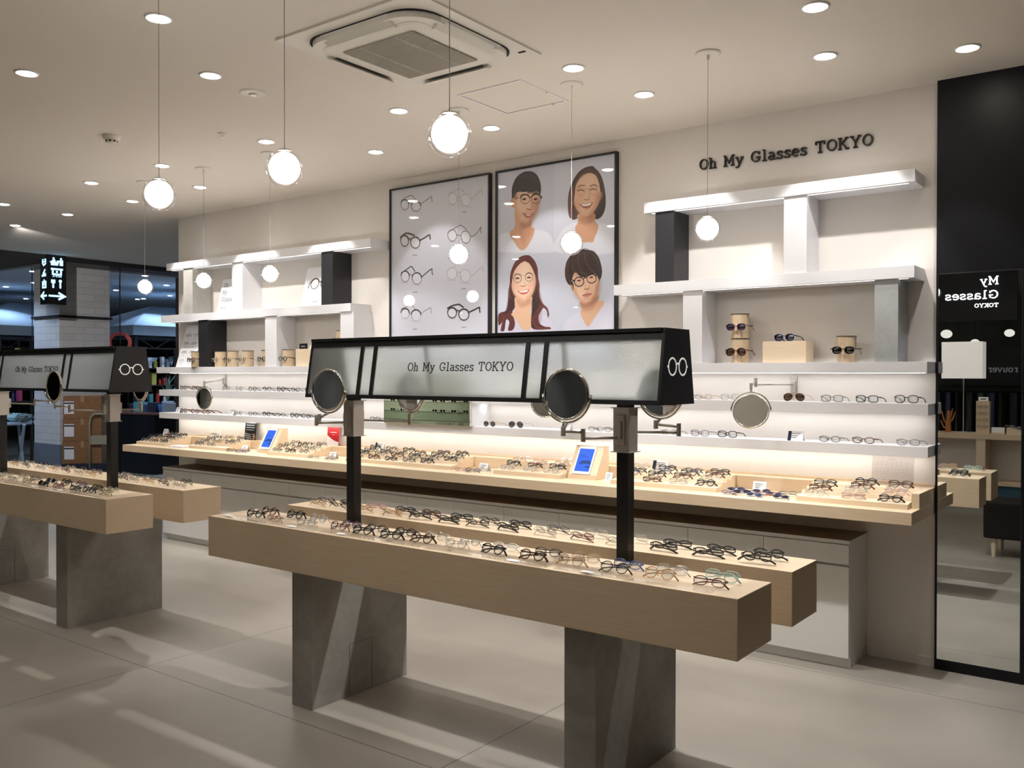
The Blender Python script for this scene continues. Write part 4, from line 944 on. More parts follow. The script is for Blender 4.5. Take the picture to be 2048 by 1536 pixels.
# tablets on wedge stands
def tablet(x0, x1, yf, label, plabel):
    o = empty('tablet_stand', ((x0+x1)/2, yf, KT), label=label, cat='stand'); hw_ = (x1-x0)/2
    d_ = .17; H = .215
    prof = [(0, 0), (d_, 0), (d_, H), (.115, H), (.010, .03), (0, .03)]
    obj('wedge', prism(bmesh.new(), prof, 'x', -hw_, hw_), m_woodl, o)
    t = empty('tablet', ((x0+x1)/2-.01, yf, KT), label=plabel, cat='tablet')
    yd = Vector((0, .105, .185)).normalized(); n = Vector((0, -yd.z, yd.y))
    def slab(name, u0, u1, v0, v1, w0, w1, m, bev=0, lab=None):
        bm = BX(u0, u1, v0, v1, w0, w1, bev=bev)
        mm = Matrix.Identity(4); base = Vector((0, .009, .0315))+n*.0008
        for i in range(3): mm[i][0] = (1, 0, 0)[i]; mm[i][1] = yd[i]; mm[i][2] = n[i]; mm[i][3] = base[i]
        bm.transform(mm); return obj(name, bm, m, t, label=lab)
    slab('body', -.068, .068, 0, .202, 0, .0065, m_white, .002, 'white body')
    slab('screen', -.057, .057, .018, .184, .0066, .0070, m_screen, 0, 'lit blue screen')
    for q in ((-.02, .045, .075, .098), (-.035, -.012, .07, .085), (.02, .055, .045, .058), (-.04, .02, .125, .128), (-.04, 0, .135, .138), (.035, .055, .072, .088)):
        slab('screen_detail', q[0], q[1], q[2], q[3], .0071, .0074, m_scr2)
m_screen = mat('blue_screen', (20, 44, 110), .1, emit=lin((54, 98, 205)), es=.5)
m_scr2 = mat('dark_screen_item', (20, 34, 70), .2, emit=lin((36, 60, 120)), es=.5)
tablet(-6.62, -6.40, 5.06, 'wooden wedge stand holding a tablet, left part of the counter', 'white tablet with a blue screen, left on the wall counter')
tablet(-3.320, -3.10, 5.06, 'wooden wedge stand holding a tablet, between the main posts', 'white tablet with a blue screen beside the right post of the main sign')

# ------------------------------------------------------------------ glasses on the display tables
def on_table(px, py): return P(px, py, 'z', GT+.012)
front = [(503, 1024, 'black', 'panto'), (536, 1017, 'tortoiseshell', 'round'), (547, 1031, 'pink', 'oval'), (584, 1025, 'black', 'round'), (610, 1040, 'clear', 'oval'), (634, 1033, 'clear', 'round'),
 (672, 1046, 'dark red', 'panto'), (701, 1041, 'purple', 'oval'), (723, 1055, 'black', 'panto'), (752, 1050, 'dark brown', 'oval'), (781, 1063, 'black', 'panto'), (809, 1056, 'black', 'oval'), (840, 1072, 'tortoiseshell', 'round'), (870, 1066, 'clear', 'square'),
 (909, 1081, 'clear', 'panto'), (937, 1077, 'silver wire', 'oval'), (982, 1091, 'black', 'panto'), (1011, 1086, 'white', 'oval'), (1063, 1107, 'tortoiseshell', 'panto'), (1092, 1099, 'dark brown', 'oval'), (1139, 1117, 'beige', 'round'), (1169, 1108, 'gold wire', 'square'),
 (1228, 1131, 'dark brown', 'panto'), (1254, 1122, 'blue', 'oval'), (1315, 1143, 'beige', 'panto'), (1342, 1133, 'silver wire', 'square'), (1415, 1163, 'dark red', 'oval'), (1441, 1151, 'mint green', 'wayfarer')]
for i, (px, py, cc, sh) in enumerate(front):
    fr_ = i % 2 == 0
    q = on_table(px, py); y = 2.868 if fr_ else 2.965; d = (P(px, py, 'y', y))
    glasses((d.x, y+.01*random.uniform(-1, 1), GT+.0055), random.uniform(-.12, .12), cc, sh, '%s %s glasses, %s from left, %s line, near block of main table' % (cc, SW[sh], ORD(i//2), 'front' if fr_ else 'back'), 'folded glasses on the near block of the main table', rim=RIM(cc), pose='folded', tilt=-.5)
back = [(640, 1008, 'gold wire', 'oval'), (657, 1002, 'dark brown', 'oval'), (681, 1014, 'black wire', 'panto'), (703, 1008, 'black', 'oval'), (733, 1017, 'beige', 'panto'), (757, 1011, 'pink', 'oval'), (789, 1025, 'beige', 'oval'), (815, 1018, 'black', 'oval'), (845, 1031, 'black', 'panto'), (868, 1025, 'tortoiseshell', 'oval'), (902, 1039, 'black', 'oval'), (927, 1033, 'black', 'oval'), (959, 1047, 'dark brown', 'oval'), (984, 1041, 'dark brown', 'oval'),
 (1021, 1056, 'black', 'oval'), (1045, 1049, 'black', 'oval'), (1095, 1066, 'silver wire', 'square'), (1121, 1059, 'grey', 'oval'), (1169, 1075, 'dark red', 'oval'), (1195, 1067, 'clear', 'square'), (1243, 1085, 'silver wire', 'oval'), (1272, 1078, 'clear', 'square'), (1332, 1094, 'black', 'oval'), (1358, 1087, 'black', 'oval'), (1420, 1107, 'black', 'oval'), (1447, 1099, 'black', 'oval'), (1516, 1120, 'black', 'round'), (1540, 1111, 'black', 'round')]
for i, (px, py, cc, sh) in enumerate(back):
    fr_ = i % 2 == 0; y = 3.382 if fr_ else 3.476; d = P(px, py, 'y', y)
    glasses((d.x, y, GT+.0055), PI+random.uniform(-.15, .15), cc, sh, '%s %s glasses, %s from left, %s line, far block of main table' % (cc, SW[sh], ORD(i//2), 'front' if fr_ else 'back'), 'folded glasses on the far block of the main table', rim=RIM(cc), pose='folded', tilt=-.5)
lf = [(-8, 948, 'clear', 'panto'), (12, 944, 'clear', 'oval'), (20, 953, 'clear', 'oval'), (41, 951, 'clear', 'panto'), (52, 957, 'gold wire', 'round'), (68, 955, 'grey', 'oval'), (82, 961, 'black', 'oval'), (99, 957, 'navy', 'oval'), (113, 967, 'dark red', 'oval'), (128, 962, 'black', 'panto'), (146, 972, 'black', 'oval'), (158, 967, 'purple', 'wayfarer'), (174, 977, 'black', 'wayfarer'), (190, 972, 'black', 'oval'), (206, 981, 'olive', 'wayfarer'), (222, 975, 'clear', 'oval')]
for i, (px, py, cc, sh) in enumerate(lf):
    fr_ = i % 2 == 0; y = 2.87 if fr_ else 2.975; d = P(px, py, 'y', y)
    if d.x > -5.14: d.x = -5.14
    glasses((d.x, y, GT+.0055), random.uniform(-.12, .12), cc, sh, '%s %s glasses, %s from left, %s line, near block of left table' % (cc, SW[sh], ORD(i//2), 'front' if fr_ else 'back'), 'folded glasses on the near block of the left table', rim=RIM(cc), pose='folded', tilt=-.6, sun='dark' if i in (6, 7) else None)
for i, px in enumerate([8, 14, 32, 38, 57, 64, 84, 91, 111, 119, 137, 146, 162, 172, 186, 197, 248, 258, 272, 284, 301, 314, 333, 346, 363, 378]):
    fr_ = i % 2 == 0; y = 3.385 if fr_ else 3.49; cc = ['silver wire', 'black wire', 'gold wire', 'grey', 'dark brown', 'silver wire'][i % 6]; sh = ['oval', 'round', 'panto'][i % 3]
    glasses((P(px, 960, 'y', y).x, y, GT+.0055), PI+random.uniform(-.15, .15), cc, sh, '%s %s glasses, %s from left, %s line, far block of left table' % (cc, SW[sh], ORD(i//2), 'front' if fr_ else 'back'), 'folded glasses on the far block of the left table', rim=RIM(cc), pose='folded', tilt=-.5)
# acrylic strips and cards along the front edges
for ti, xr in (('main', -1.168), ('left', -5.047)):
    for k in range(4):
        x0 = xr-2.88+.16+k*.66; 
        o = empty('acrylic_strip', (x0+.32, 2.82, GT), label='clear acrylic strip on the near edge of the %s table, %s from the left' % (ti, ORD(k)), cat='acrylic strip', group='clear acrylic strips along the table edges')
        obj('strip', BX(-.32, .32, -.018, .018, .0003, .006, bev=.001), m_acrylic, o)
        for j, u in enumerate((-.2, .12)):
            obj('tag', BX(u, u+.03+.02*((k+j) % 2), -.012, .012, .0062, .0066), m_paper if (k+j) % 2 else m_acrylic, o)
for x, y, lb in ((-3.93, 2.83, 'left end of the near block of the main table'), (-2.02, 3.55, 'back edge of the far block by the right post'), (-1.30, 3.53, 'right end of the far block')):
    o = obj('price_tag', BX(-.03, .03, -.012, .012, .0003, .003), m_paper, None, (x, y, GT+(.0065 if y < 3 else 0))); tag(o, 'flat white tag, %s' % lb, 'tag')

# ------------------------------------------------------------------ framed posters, painted as pigment on a fine grid
class Canvas:
    def __init__(s, x0, x1, z0, z1, n, bg):
        s.x0, s.x1, s.z0, s.z1 = x0, x1, z0, z1; s.nx = n; s.nz = int(n*(z1-z0)/(x1-x0))
        s.X, s.Z = np.meshgrid(np.linspace(x0, x1, s.nx), np.linspace(z0, z1, s.nz)); s.px = (x1-x0)/(n-1)
        s.img = np.empty((s.nz, s.nx, 3)); s.img[:] = bg
    def _seg(s, pts, X, Z):
        d = np.full(X.shape, 1e9)
        for a, b in zip(pts, pts[1:]):
            ax, az = a; dx, dz = b[0]-ax, b[1]-az; L = dx*dx+dz*dz+1e-12
            t = np.clip(((X-ax)*dx+(Z-az)*dz)/L, 0, 1); d = np.minimum(d, np.hypot(X-ax-t*dx, Z-az-t*dz))
        return d
    def _win(s, pts, pad):
        a = np.array(pts); i0 = max(0, int((a[:, 0].min()-pad-s.x0)/s.px)); i1 = min(s.nx, int((a[:, 0].max()+pad-s.x0)/s.px)+2)
        j0 = max(0, int((a[:, 1].min()-pad-s.z0)/s.px)); j1 = min(s.nz, int((a[:, 1].max()+pad-s.z0)/s.px)+2)
        return slice(j0, max(j0, j1)), slice(i0, max(i0, i1))
    def blend(s, w, al, col):
        s.img[w] = s.img[w]*(1-al[..., None])+np.array(col)*al[..., None]
    def poly(s, pts, col, al=1, soft=0, smooth=True):
        if smooth: pts = crm(pts, True)
        sf = max(s.px*.9, soft); w = s._win(pts, sf*2); X, Z = s.X[w], s.Z[w]
        if X.size == 0: return
        ins = np.zeros(X.shape, bool); n = len(pts)
        for i in range(n):
            (xa, za), (xb, zb) = pts[i], pts[(i+1) % n]
            c = (za > Z) != (zb > Z)
            with np.errstate(divide='ignore', invalid='ignore'): ins ^= c & (X < (xb-xa)*(Z-za)/(zb-za+1e-15)+xa)
        d = s._seg(list(pts)+[pts[0]], X, Z); sd = np.where(ins, d, -d)
        s.blend(w, np.clip(sd/sf+.5, 0, 1)*al, col)
    def line(s, pts, wd, col, al=1, soft=0, smooth=True):
        if smooth and len(pts) > 2: pts = crm(pts, False)
        sf = max(s.px*.9, soft); w = s._win(pts, wd+sf*2); X, Z = s.X[w], s.Z[w]
        if X.size == 0: return
        d = s._seg(pts, X, Z); s.blend(w, np.clip((wd/2-d)/sf+.5, 0, 1)*al, col)
def crm(p, closed, k=5):
    n = len(p); out = []
    for i in range(n if closed else n-1):
        a, b, c, d = (p[(i+j) % n] for j in (-1, 0, 1, 2)) if closed else (p[max(i-1, 0)], p[i], p[i+1], p[min(i+2, n-1)])
        for q in range(k):
            t = q/k; out.append(tuple(.5*(2*b[m]+(c[m]-a[m])*t+(2*a[m]-5*b[m]+4*c[m]-d[m])*t*t+(3*b[m]-a[m]-3*c[m]+d[m])*t**3) for m in (0, 1)))
    if not closed: out.append(p[-1])
    return out
m_print = None
def poster(xa, xb, z0, z1, cv, label, y=WY-.026):
    global m_print
    if not m_print:
        m_print, nt, b = nm('glossy_print'); at = nt.nodes.new('ShaderNodeAttribute'); at.attribute_name = 'pigment'
        nt.links.new(at.outputs['Color'], b.inputs['Base Color']); b.inputs['Roughness'].default_value = .55
        b.inputs['Coat Weight'].default_value = 1; b.inputs['Coat Roughness'].default_value = .015; b.inputs['Coat IOR'].default_value = 1.55
    o = empty('framed_poster', ((xa+xb)/2, WY, z0), label=label, cat='poster', group='large framed posters on the back wall')
    bm = bmesh.new(); f = .013
    for q in ((xa, xa+f, z0, z1), (xb-f, xb, z0, z1), (xa+f, xb-f, z0, z0+f), (xa+f, xb-f, z1-f, z1)): box(bm, q[0], q[1], WY-.04, WY-.0008, q[2], q[3])
    obj('frame', loc(bm, o), m_black, o, label='thin black frame')
    nx, nz = cv.nx, cv.nz; me = bpy.data.meshes.new('print')
    X = np.linspace(xa+f, xb-f, nx); Z = np.linspace(z0+f, z1-f, nz); XX, ZZ = np.meshgrid(X, Z)
    V = np.stack([XX-o.location.x, np.full(XX.shape, y-o.location.y), ZZ-o.location.z], -1).reshape(-1, 3)
    idx = np.arange(nx*nz).reshape(nz, nx)
    Fq = np.stack([idx[:-1, :-1], idx[:-1, 1:], idx[1:, 1:], idx[1:, :-1]], -1).reshape(-1, 4)
    me.vertices.add(len(V)); me.vertices.foreach_set('co', V.ravel()); me.loops.add(Fq.size); me.loops.foreach_set('vertex_index', Fq.ravel().astype(np.int32))
    me.polygons.add(len(Fq)); me.polygons.foreach_set('loop_start', np.arange(0, Fq.size, 4, dtype=np.int32)); me.polygons.foreach_set('loop_total', np.full(len(Fq), 4, dtype=np.int32))
    me.update(); ca = me.color_attributes.new('pigment', 'FLOAT_COLOR', 'POINT')
    c = np.clip(cv.img/255, 0, 1); l = np.where(c > .04045, ((c+.055)/1.055)**2.4, c/12.92)
    rgba = np.concatenate([l, np.ones((nz, nx, 1))], -1).reshape(-1).astype(np.float32); ca.data.foreach_set('color', rgba)
    me.materials.append(m_print); p = bpy.data.objects.new('print', me); C.objects.link(p); p.parent = o
    bm = BX(xa+f, xb-f, y+.001, WY-.001, z0+f, z1-f); obj('backing', loc(bm, o), m_paper, o)
    return o
YP = WY-.026
def tr(ox, oy, k):
    """crop pixel -> poster plane point (x, z)"""
    def f(u, v): q = P(ox+u*k, oy+v*k, 'y', YP); return (q.x, q.z)
    return f
# left poster: eight pairs of glasses
p1 = (-5.238, -4.196, 1.69, 3.118); cv = Canvas(p1[0]+.013, p1[1]-.013, p1[2]+.013, p1[3]-.013, 400, (202, 203, 213))
t = tr(780, 360, 210/1041)
def ell(t, cu, cv_, ru, rv, a0=0, a1=360, n=20, rot=0):
    o = []
    for k in range(n+1):
        a = math.radians(a0+(a1-a0)*k/n); x = ru*math.cos(a); y = -rv*math.sin(a); r = math.radians(rot)
        o.append(t(cu+x*math.cos(r)-y*math.sin(r), cv_+x*math.sin(r)+y*math.cos(r)))
    return o
U = (cv.x1-cv.x0)/205*.2017  # metres per crop unit, about
def pair(L, R, br, t1, t2, col, wd, brow=None, bw=0, tw=None):
    tw = tw or wd
    cv.line([t(L[0]-L[2], L[1]+L[3]+6), t(L[0]+L[2]*.6, L[1]+L[3]+10)], 7*U, (168, 168, 178), .5, 8*U)
    cv.line([t(R[0]-R[2], R[1]+R[3]+2), t(R[0]+R[2]*1.2, R[1]+R[3]+14)], 6*U, (168, 168, 178), .5, 8*U)
    cv.line([t(*q) for q in t1], tw*U, col); cv.line([t(*q) for q in t2], tw*U, col)
    for e, r in ((L, -4), (R, -8)):
        cv.poly(ell(t, e[0], e[1], e[2], e[3]), (224, 226, 232), .35, smooth=False)
        cv.line(ell(t, e[0], e[1], e[2], e[3], rot=r), wd*U, col, smooth=False)
        if brow: cv.line(ell(t, e[0], e[1]-2, e[2]+2, e[3]+1, 5, 170, rot=r+6), bw*U, brow, smooth=False)
    cv.line([t(*q) for q in br], wd*U*1.1, col)
    cv.line([t(L[0]+L[2]-4, L[1]+6), t(L[0]+L[2]+2, L[1]+22)], 3*U, (120, 110, 104)); cv.line([t(R[0]-R[2]+4, R[1]+6), t(R[0]-R[2]+12, R[1]+24)], 3*U, (120, 110, 104))
BR, DK, BK = (66, 52, 46), (40, 36, 36), (30, 28, 30)
pair((147, 246, 38, 48), (258, 262, 46, 48), [(184, 228), (200, 222), (214, 236)], [(108, 212), (150, 178), (205, 153), (228, 162), (252, 192)], [(304, 238), (360, 200), (410, 166), (413, 190), (418, 218)], (74, 62, 56), 5, (60, 48, 42), 8)
pair((620, 184, 44, 56), (750, 198, 47, 60), [(662, 168), (680, 162), (700, 174)], [(578, 150), (620, 115), (690, 86), (715, 100), (740, 120)], [(797, 178), (820, 180), (905, 98), (912, 120), (918, 152)], (130, 112, 108), 2.6)
pair((145, 605, 38, 52), (250, 622, 46, 54), [(180, 588), (195, 580), (208, 594)], [(104, 568), (150, 532), (185, 530), (215, 540), (240, 548)], [(296, 598), (340, 575), (388, 545), (396, 560), (398, 584)], BR, 8, BR, 11, 13)
pair((617, 550, 44, 57), (750, 566, 47, 61), [(660, 545), (680, 546), (702, 552)], [(572, 525), (640, 478), (695, 450), (725, 462), (760, 492)], [(797, 556), (822, 556), (870, 515), (900, 466), (896, 498), (905, 524)], (86, 58, 54), 5)
pair((150, 958, 40, 52), (266, 978, 46, 56), [(188, 942), (204, 936), (222, 948)], [(112, 922), (160, 890), (208, 858), (225, 872), (246, 906)], [(314, 962), (360, 922), (412, 882), (416, 910), (422, 938)], BK, 4, BK, 9, 8)
pair((614, 928, 48, 60), (746, 950, 50, 64), [(660, 918), (680, 914), (698, 924)], [(566, 908), (610, 878), (650, 852)], [(796, 946), (820, 944), (868, 898), (915, 860), (920, 882), (926, 912)], (160, 128, 120), 3.2)
pair((150, 1324, 40, 46), (258, 1344, 46, 54), [(186, 1318), (202, 1320), (216, 1326)], [(106, 1282), (160, 1258), (222, 1246), (238, 1264), (250, 1284)], [(306, 1322), (350, 1296), (402, 1266), (405, 1290), (410, 1322)], (112, 104, 100), 2.6, BK, 11, 5)
pair((616, 1318, 44, 50), (732, 1336, 50, 54), [(658, 1296), (672, 1292), (686, 1302)], [(570, 1272), (620, 1246), (680, 1234), (705, 1246), (726, 1262)], [(786, 1310), (830, 1290), (885, 1264), (888, 1285), (892, 1310)], (36, 34, 34), 9, BK, 10, 12)
for u, v in ((254, 384), (736, 316), (248, 746), (250, 1112), (732, 1078), (248, 1478), (732, 1460)):
    for k in range(5): cv.line([t(u-22+k*9, v), t(u-16+k*9, v)], (6+2*(k % 2))*U, (120, 118, 124), .7)
cv.line([t(485, 60), t(485, 1520)], 3*U, (208, 208, 217), .6)
poster(*p1, cv, 'black-framed poster picturing eight pairs of glasses, left of the portraits')

# right poster: four portraits
p2 = (-4.139, -3.103, 1.69, 3.118); cv = Canvas(p2[0]+.013, p2[1]-.013, p2[2]+.013, p2[3]-.013, 420, (198, 201, 214))
K = 255/2048
ta = tr(990, 310, K); tb = tr(990, 490, K)
U = .5e-3*1.08
def L_(t, pts, w_, col, al=1, soft=0): cv.line([t(*q) for q in pts], w_*U, col, al, soft*U)
def G_(t, pts, col, al=1, soft=0): cv.poly([t(*q) for q in pts], col, al, soft*U)
cv.poly([t_ for t_ in (ta(950, -200), ta(2200, -400), tb(2200, 60), tb(945, 15))], (212, 214, 226), .5, smooth=False)
cv.poly([t_ for t_ in (tb(0, 110), tb(945, 25), tb(945, 1500), tb(0, 1500))], (198, 202, 216), .6, smooth=False)
cv.poly([t_ for t_ in (tb(945, 15), tb(2000, -120), tb(2000, 1500), tb(945, 1500))], (200, 204, 217), .6, smooth=False)
SK, SKS, SKL, SKD = (216, 172, 142), (186, 134, 104), (232, 194, 166), (150, 98, 74)
SH = (224, 226, 236)
# --- man one (top left)
G_(ta, [(60, 1500), (80, 1290), (240, 1240), (640, 1195), (860, 1260), (940, 1420), (940, 1560), (60, 1560)], SH, .8, 20)
G_(ta, [(330, 900), (560, 1080), (585, 1160), (640, 1195), (600, 1330), (520, 1470), (450, 1530), (380, 1500), (300, 1380), (235, 1250), (320, 1150)], (208, 160, 130), 1, 10)
G_(ta, [(420, 1120), (560, 1090), (600, 1190), (560, 1300), (440, 1400), (400, 1260)], SKS, .6, 60)
G_(ta, [(268, 690), (300, 680), (325, 760), (310, 840), (270, 830), (245, 770)], (200, 148, 118), 1, 6)
G_(ta, [(300, 640), (330, 480), (480, 420), (660, 440), (725, 560), (718, 680), (700, 790), (672, 890), (630, 990), (575, 1080), (510, 1125), (450, 1122), (390, 1080), (345, 960), (315, 820)], SK)
G_(ta, [(560, 800), (690, 720), (700, 800), (660, 920), (600, 1050), (540, 1110), (560, 960), (620, 880)], SKS, .45, 50)
G_(ta, [(360, 700), (520, 560), (600, 620), (560, 820), (450, 900), (370, 840)], SKL, .6, 60)
G_(ta, [(272, 690), (275, 520), (330, 380), (400, 310), (480, 268), (600, 268), (680, 330), (728, 440), (738, 560), (722, 645), (702, 600), (670, 578), (620, 588), (560, 596), (500, 590), (450, 596), (400, 588), (360, 600), (335, 620), (322, 650), (312, 700), (300, 680)], (38, 36, 38), 1, 4)
G_(ta, [(380, 360), (480, 300), (600, 310), (660, 380), (560, 360), (450, 380)], (66, 64, 66), .5, 40)
for u in range(350, 705, 13): L_(ta, [(u, 500), (u+4, 575+(u*7) % 46)], 9, (40, 36, 36), .85)
L_(ta, [(322, 660), (330, 850), (390, 1040), (460, 1110)], 46, SKS, .35, 50); L_(ta, [(700, 700), (676, 880), (620, 1010), (560, 1095), (480, 1122)], 60, SKD, .38, 60)
L_(ta, [(380, 780), (430, 880), (440, 1000)], 60, SKL, .4, 70); L_(ta, [(540, 640), (555, 760), (552, 850)], 26, SKL, .6, 26); L_(ta, [(300, 640), (330, 600), (340, 700)], 30, (90, 72, 64), .5, 30)
L_(ta, [(430, 1110), (470, 1150), (530, 1130), (575, 1090)], 40, SKD, .5, 40); L_(ta, [(440, 1180), (430, 1300), (470, 1440)], 50, SKS, .4, 60)
for k in range(26): u = 300+k*16; L_(ta, [(u, 560-abs(k-13)*2), (u+10+(490-u)*.1, 430), (480+(u-490)*.5, 300)], 5, (70, 68, 72), .28, 6)
L_(ta, [(415, 655), (470, 632), (540, 650)], 15, (58, 44, 38), .9, 6); L_(ta, [(600, 655), (660, 632), (715, 645)], 15, (58, 44, 38), .9, 6)
for cu, w_ in ((470, 36), (650, 34)):
    G_(ta, [(cu-w_, 712), (cu, 690), (cu+w_, 708), (cu, 728)], (70, 46, 40), .95, 5); G_(ta, [(cu-10, 700), (cu+10, 700), (cu+8, 720), (cu-8, 720)], (24, 18, 18))
for e in ((485, 712, 72, 72), (660, 702, 74, 78)):
    cv.line(ell(ta, *e), 8*U, (78, 64, 60), smooth=False); cv.line(ell(ta, e[0], e[1]-4, e[2]+3, e[3]+2, 15, 165), 17*U, (34, 30, 32), smooth=False)
L_(ta, [(555, 690), (575, 680), (590, 690)], 9, (60, 50, 48)); L_(ta, [(730, 665), (750, 672), (735, 700)], 14, (34, 30, 32)); L_(ta, [(412, 680), (320, 700)], 8, (60, 50, 48), .7)
L_(ta, [(560, 720), (590, 790), (606, 850), (580, 872), (530, 868), (505, 860)], 12, SKS, .8, 10); L_(ta, [(520, 866), (545, 880), (590, 872)], 10, (120, 74, 60), .8, 5)
L_(ta, [(445, 935), (500, 955), (570, 965), (610, 945)], 10, (110, 52, 48)); G_(ta, [(460, 945), (530, 958), (600, 955), (570, 1000), (510, 1010), (475, 980)], (176, 100, 92), 1, 6); G_(ta, [(500, 958), (575, 966), (560, 978), (515, 976)], (232, 214, 204))
L_(ta, [(440, 925), (425, 950), (432, 980)], 7, SKD, .5, 8)
# --- woman one (top right)
G_(ta, [(1000, 1560), (1050, 1250), (1200, 1120), (1310, 1080), (1640, 1080), (1800, 1120), (1960, 1200), (1960, 1560)], SH, .8, 20)
G_(ta, [(1190, 980), (1172, 850), (1180, 640), (1235, 450), (1330, 290), (1440, 205), (1560, 178), (1610, 215), (1680, 290), (1735, 420), (1770, 600), (1778, 780), (1750, 920), (1700, 1000), (1640, 1032), (1590, 1010), (1560, 960), (1340, 960), (1320, 1020), (1260, 1040), (1220, 1020)], (66, 44, 40), 1, 4)
G_(ta, [(1185, 900), (1185, 660), (1230, 540), (1260, 620), (1240, 860), (1230, 1000)], (120, 72, 58), .8, 20)
G_(ta, [(1640, 600), (1740, 600), (1770, 780), (1740, 930), (1650, 1020), (1600, 1000), (1600, 850)], (38, 34, 38), .8, 20)
G_(ta, [(1345, 940), (1590, 930), (1610, 1060), (1655, 1120), (1650, 1210), (1600, 1330), (1570, 1400), (1480, 1400), (1400, 1400), (1330, 1290), (1285, 1180), (1330, 1080)], (204, 154, 122), 1, 8)
G_(ta, [(1360, 1000), (1590, 960), (1590, 1060), (1480, 1120), (1370, 1090)], SKD, .45, 50)
G_(ta, [(1690, 600), (1725, 620), (1715, 690), (1680, 730)], (200, 148, 118), 1, 6)
G_(ta, [(1282, 620), (1300, 480), (1370, 360), (1450, 300), (1540, 290), (1620, 330), (1668, 440), (1692, 600), (1680, 730), (1640, 830), (1590, 910), (1530, 965), (1450, 985), (1380, 950), (1310, 870), (1268, 760)], (222, 180, 150))
G_(ta, [(1350, 420), (1500, 320), (1600, 400), (1580, 520), (1400, 520)], SKL, .7, 60)
G_(ta, [(1560, 900), (1680, 720), (1690, 620), (1640, 640), (1600, 800)], SKS, .45, 40)
L_(ta, [(1330, 520), (1370, 490), (1440, 492)], 14, (96, 66, 56), .8, 6); L_(ta, [(1530, 500), (1590, 478), (1640, 500)], 14, (96, 66, 56), .8, 6)
L_(ta, [(1330, 575), (1380, 560), (1425, 578)], 11, (44, 30, 30)); L_(ta, [(1530, 560), (1580, 545), (1625, 562)], 11, (44, 30, 30))
for e in ((1382, 590, 62, 62), (1580, 575, 66, 62)): cv.line(ell(ta, *e), 4*U, (130, 96, 84), .8, smooth=False)
L_(ta, [(1444, 560), (1475, 535), (1515, 555)], 5, (120, 90, 80)); L_(ta, [(1290, 540), (1322, 560)], 5, (120, 90, 80)); L_(ta, [(1645, 530), (1685, 500)], 5, (120, 90, 80))
L_(ta, [(1478, 590), (1500, 650), (1520, 700), (1480, 722), (1430, 705)], 11, SKS, .7, 10); L_(ta, [(1440, 712), (1480, 722), (1515, 708)], 9, (140, 90, 72), .8, 4)
G_(ta, [(1360, 790), (1460, 785), (1568, 762), (1540, 818), (1480, 845), (1410, 840)], (122, 52, 50), 1, 4); G_(ta, [(1380, 792), (1460, 788), (1550, 770), (1525, 808), (1460, 824), (1410, 820)], (244, 236, 228))
G_(ta, [(1400, 838), (1480, 850), (1545, 815), (1520, 858), (1460, 872)], (206, 128, 112), .9, 5)
L_(ta, [(1340, 740), (1335, 800), (1360, 850)], 7, SKS, .7, 6); L_(ta, [(1590, 720), (1610, 780), (1590, 830)], 7, SKS, .7, 6)
L_(ta, [(1275, 760), (1320, 880), (1390, 955), (1455, 985)], 50, SKS, .45, 50); L_(ta, [(1690, 620), (1660, 790), (1600, 900), (1530, 965)], 60, SKD, .38, 60); L_(ta, [(1465, 560), (1480, 650)], 26, SKL, .7, 26)
G_(ta, [(1310, 660), (1390, 640), (1400, 720), (1340, 740)], (226, 158, 134), .5, 50); G_(ta, [(1590, 640), (1660, 620), (1650, 700), (1600, 720)], (214, 146, 122), .5, 50)
for k in range(18): L_(ta, [(1500+k*6, 200+k*3), (1400-k*8+k*k*.3, 300+k*6), (1260-k*3, 520+k*18), (1200+k*4, 900)], 5, (104, 72, 62), .3, 6)
for k in range(14): L_(ta, [(1600, 230+k*4), (1690+k*3, 420), (1755-k*5, 700), (1730-k*9, 960)], 5, (84, 66, 64), .35, 6)
for k in range(12): L_(ta, [(1392+k*14, 790), (1391+k*14, 822)], 2.5, (200, 186, 176), .6)
# --- woman two (bottom left)
HR, HRD, HRR = (92, 46, 42), (46, 26, 30), (140, 76, 62)
G_(tb, [(60, 1400), (60, 1200), (240, 1100), (330, 1060), (620, 1060), (760, 1100), (880, 1210), (940, 1320), (940, 1400)], (206, 204, 222), 1, 10)
G_(tb, [(245, 560), (265, 400), (340, 250), (430, 180), (490, 165), (560, 172), (640, 260), (685, 380), (690, 500), (715, 640), (715, 800), (760, 930), (840, 1010), (868, 1110), (850, 1165), (830, 1060), (780, 1010), (740, 1060), (700, 1150), (720, 1260), (800, 1310), (880, 1320), (880, 1352), (620, 1352), (570, 1240), (590, 1120), (600, 900), (330, 860), (320, 1000), (280, 1080), (320, 1250), (290, 1360), (210, 1370), (230, 1240), (180, 1200), (150, 1370), (90, 1370), (120, 1240), (60, 1290), (60, 1110), (190, 1040), (210, 860), (225, 700)], HR, 1, 4)
G_(tb, [(330, 830), (590, 830), (585, 1000), (560, 1060), (600, 1200), (560, 1355), (500, 1365), (430, 1350), (370, 1250), (290, 1150), (260, 1110), (320, 1040)], (226, 184, 152), 1, 6)
G_(tb, [(350, 880), (440, 920), (560, 860), (560, 960), (400, 1000)], SKS, .55, 40)
G_(tb, [(265, 560), (290, 430), (380, 320), (480, 250), (560, 310), (620, 420), (655, 560), (640, 680), (600, 790), (530, 870), (450, 895), (370, 860), (300, 780), (270, 680)], (236, 198, 172))
G_(tb, [(350, 420), (470, 300), (560, 400), (540, 640), (400, 650)], (248, 216, 192), .7, 70)
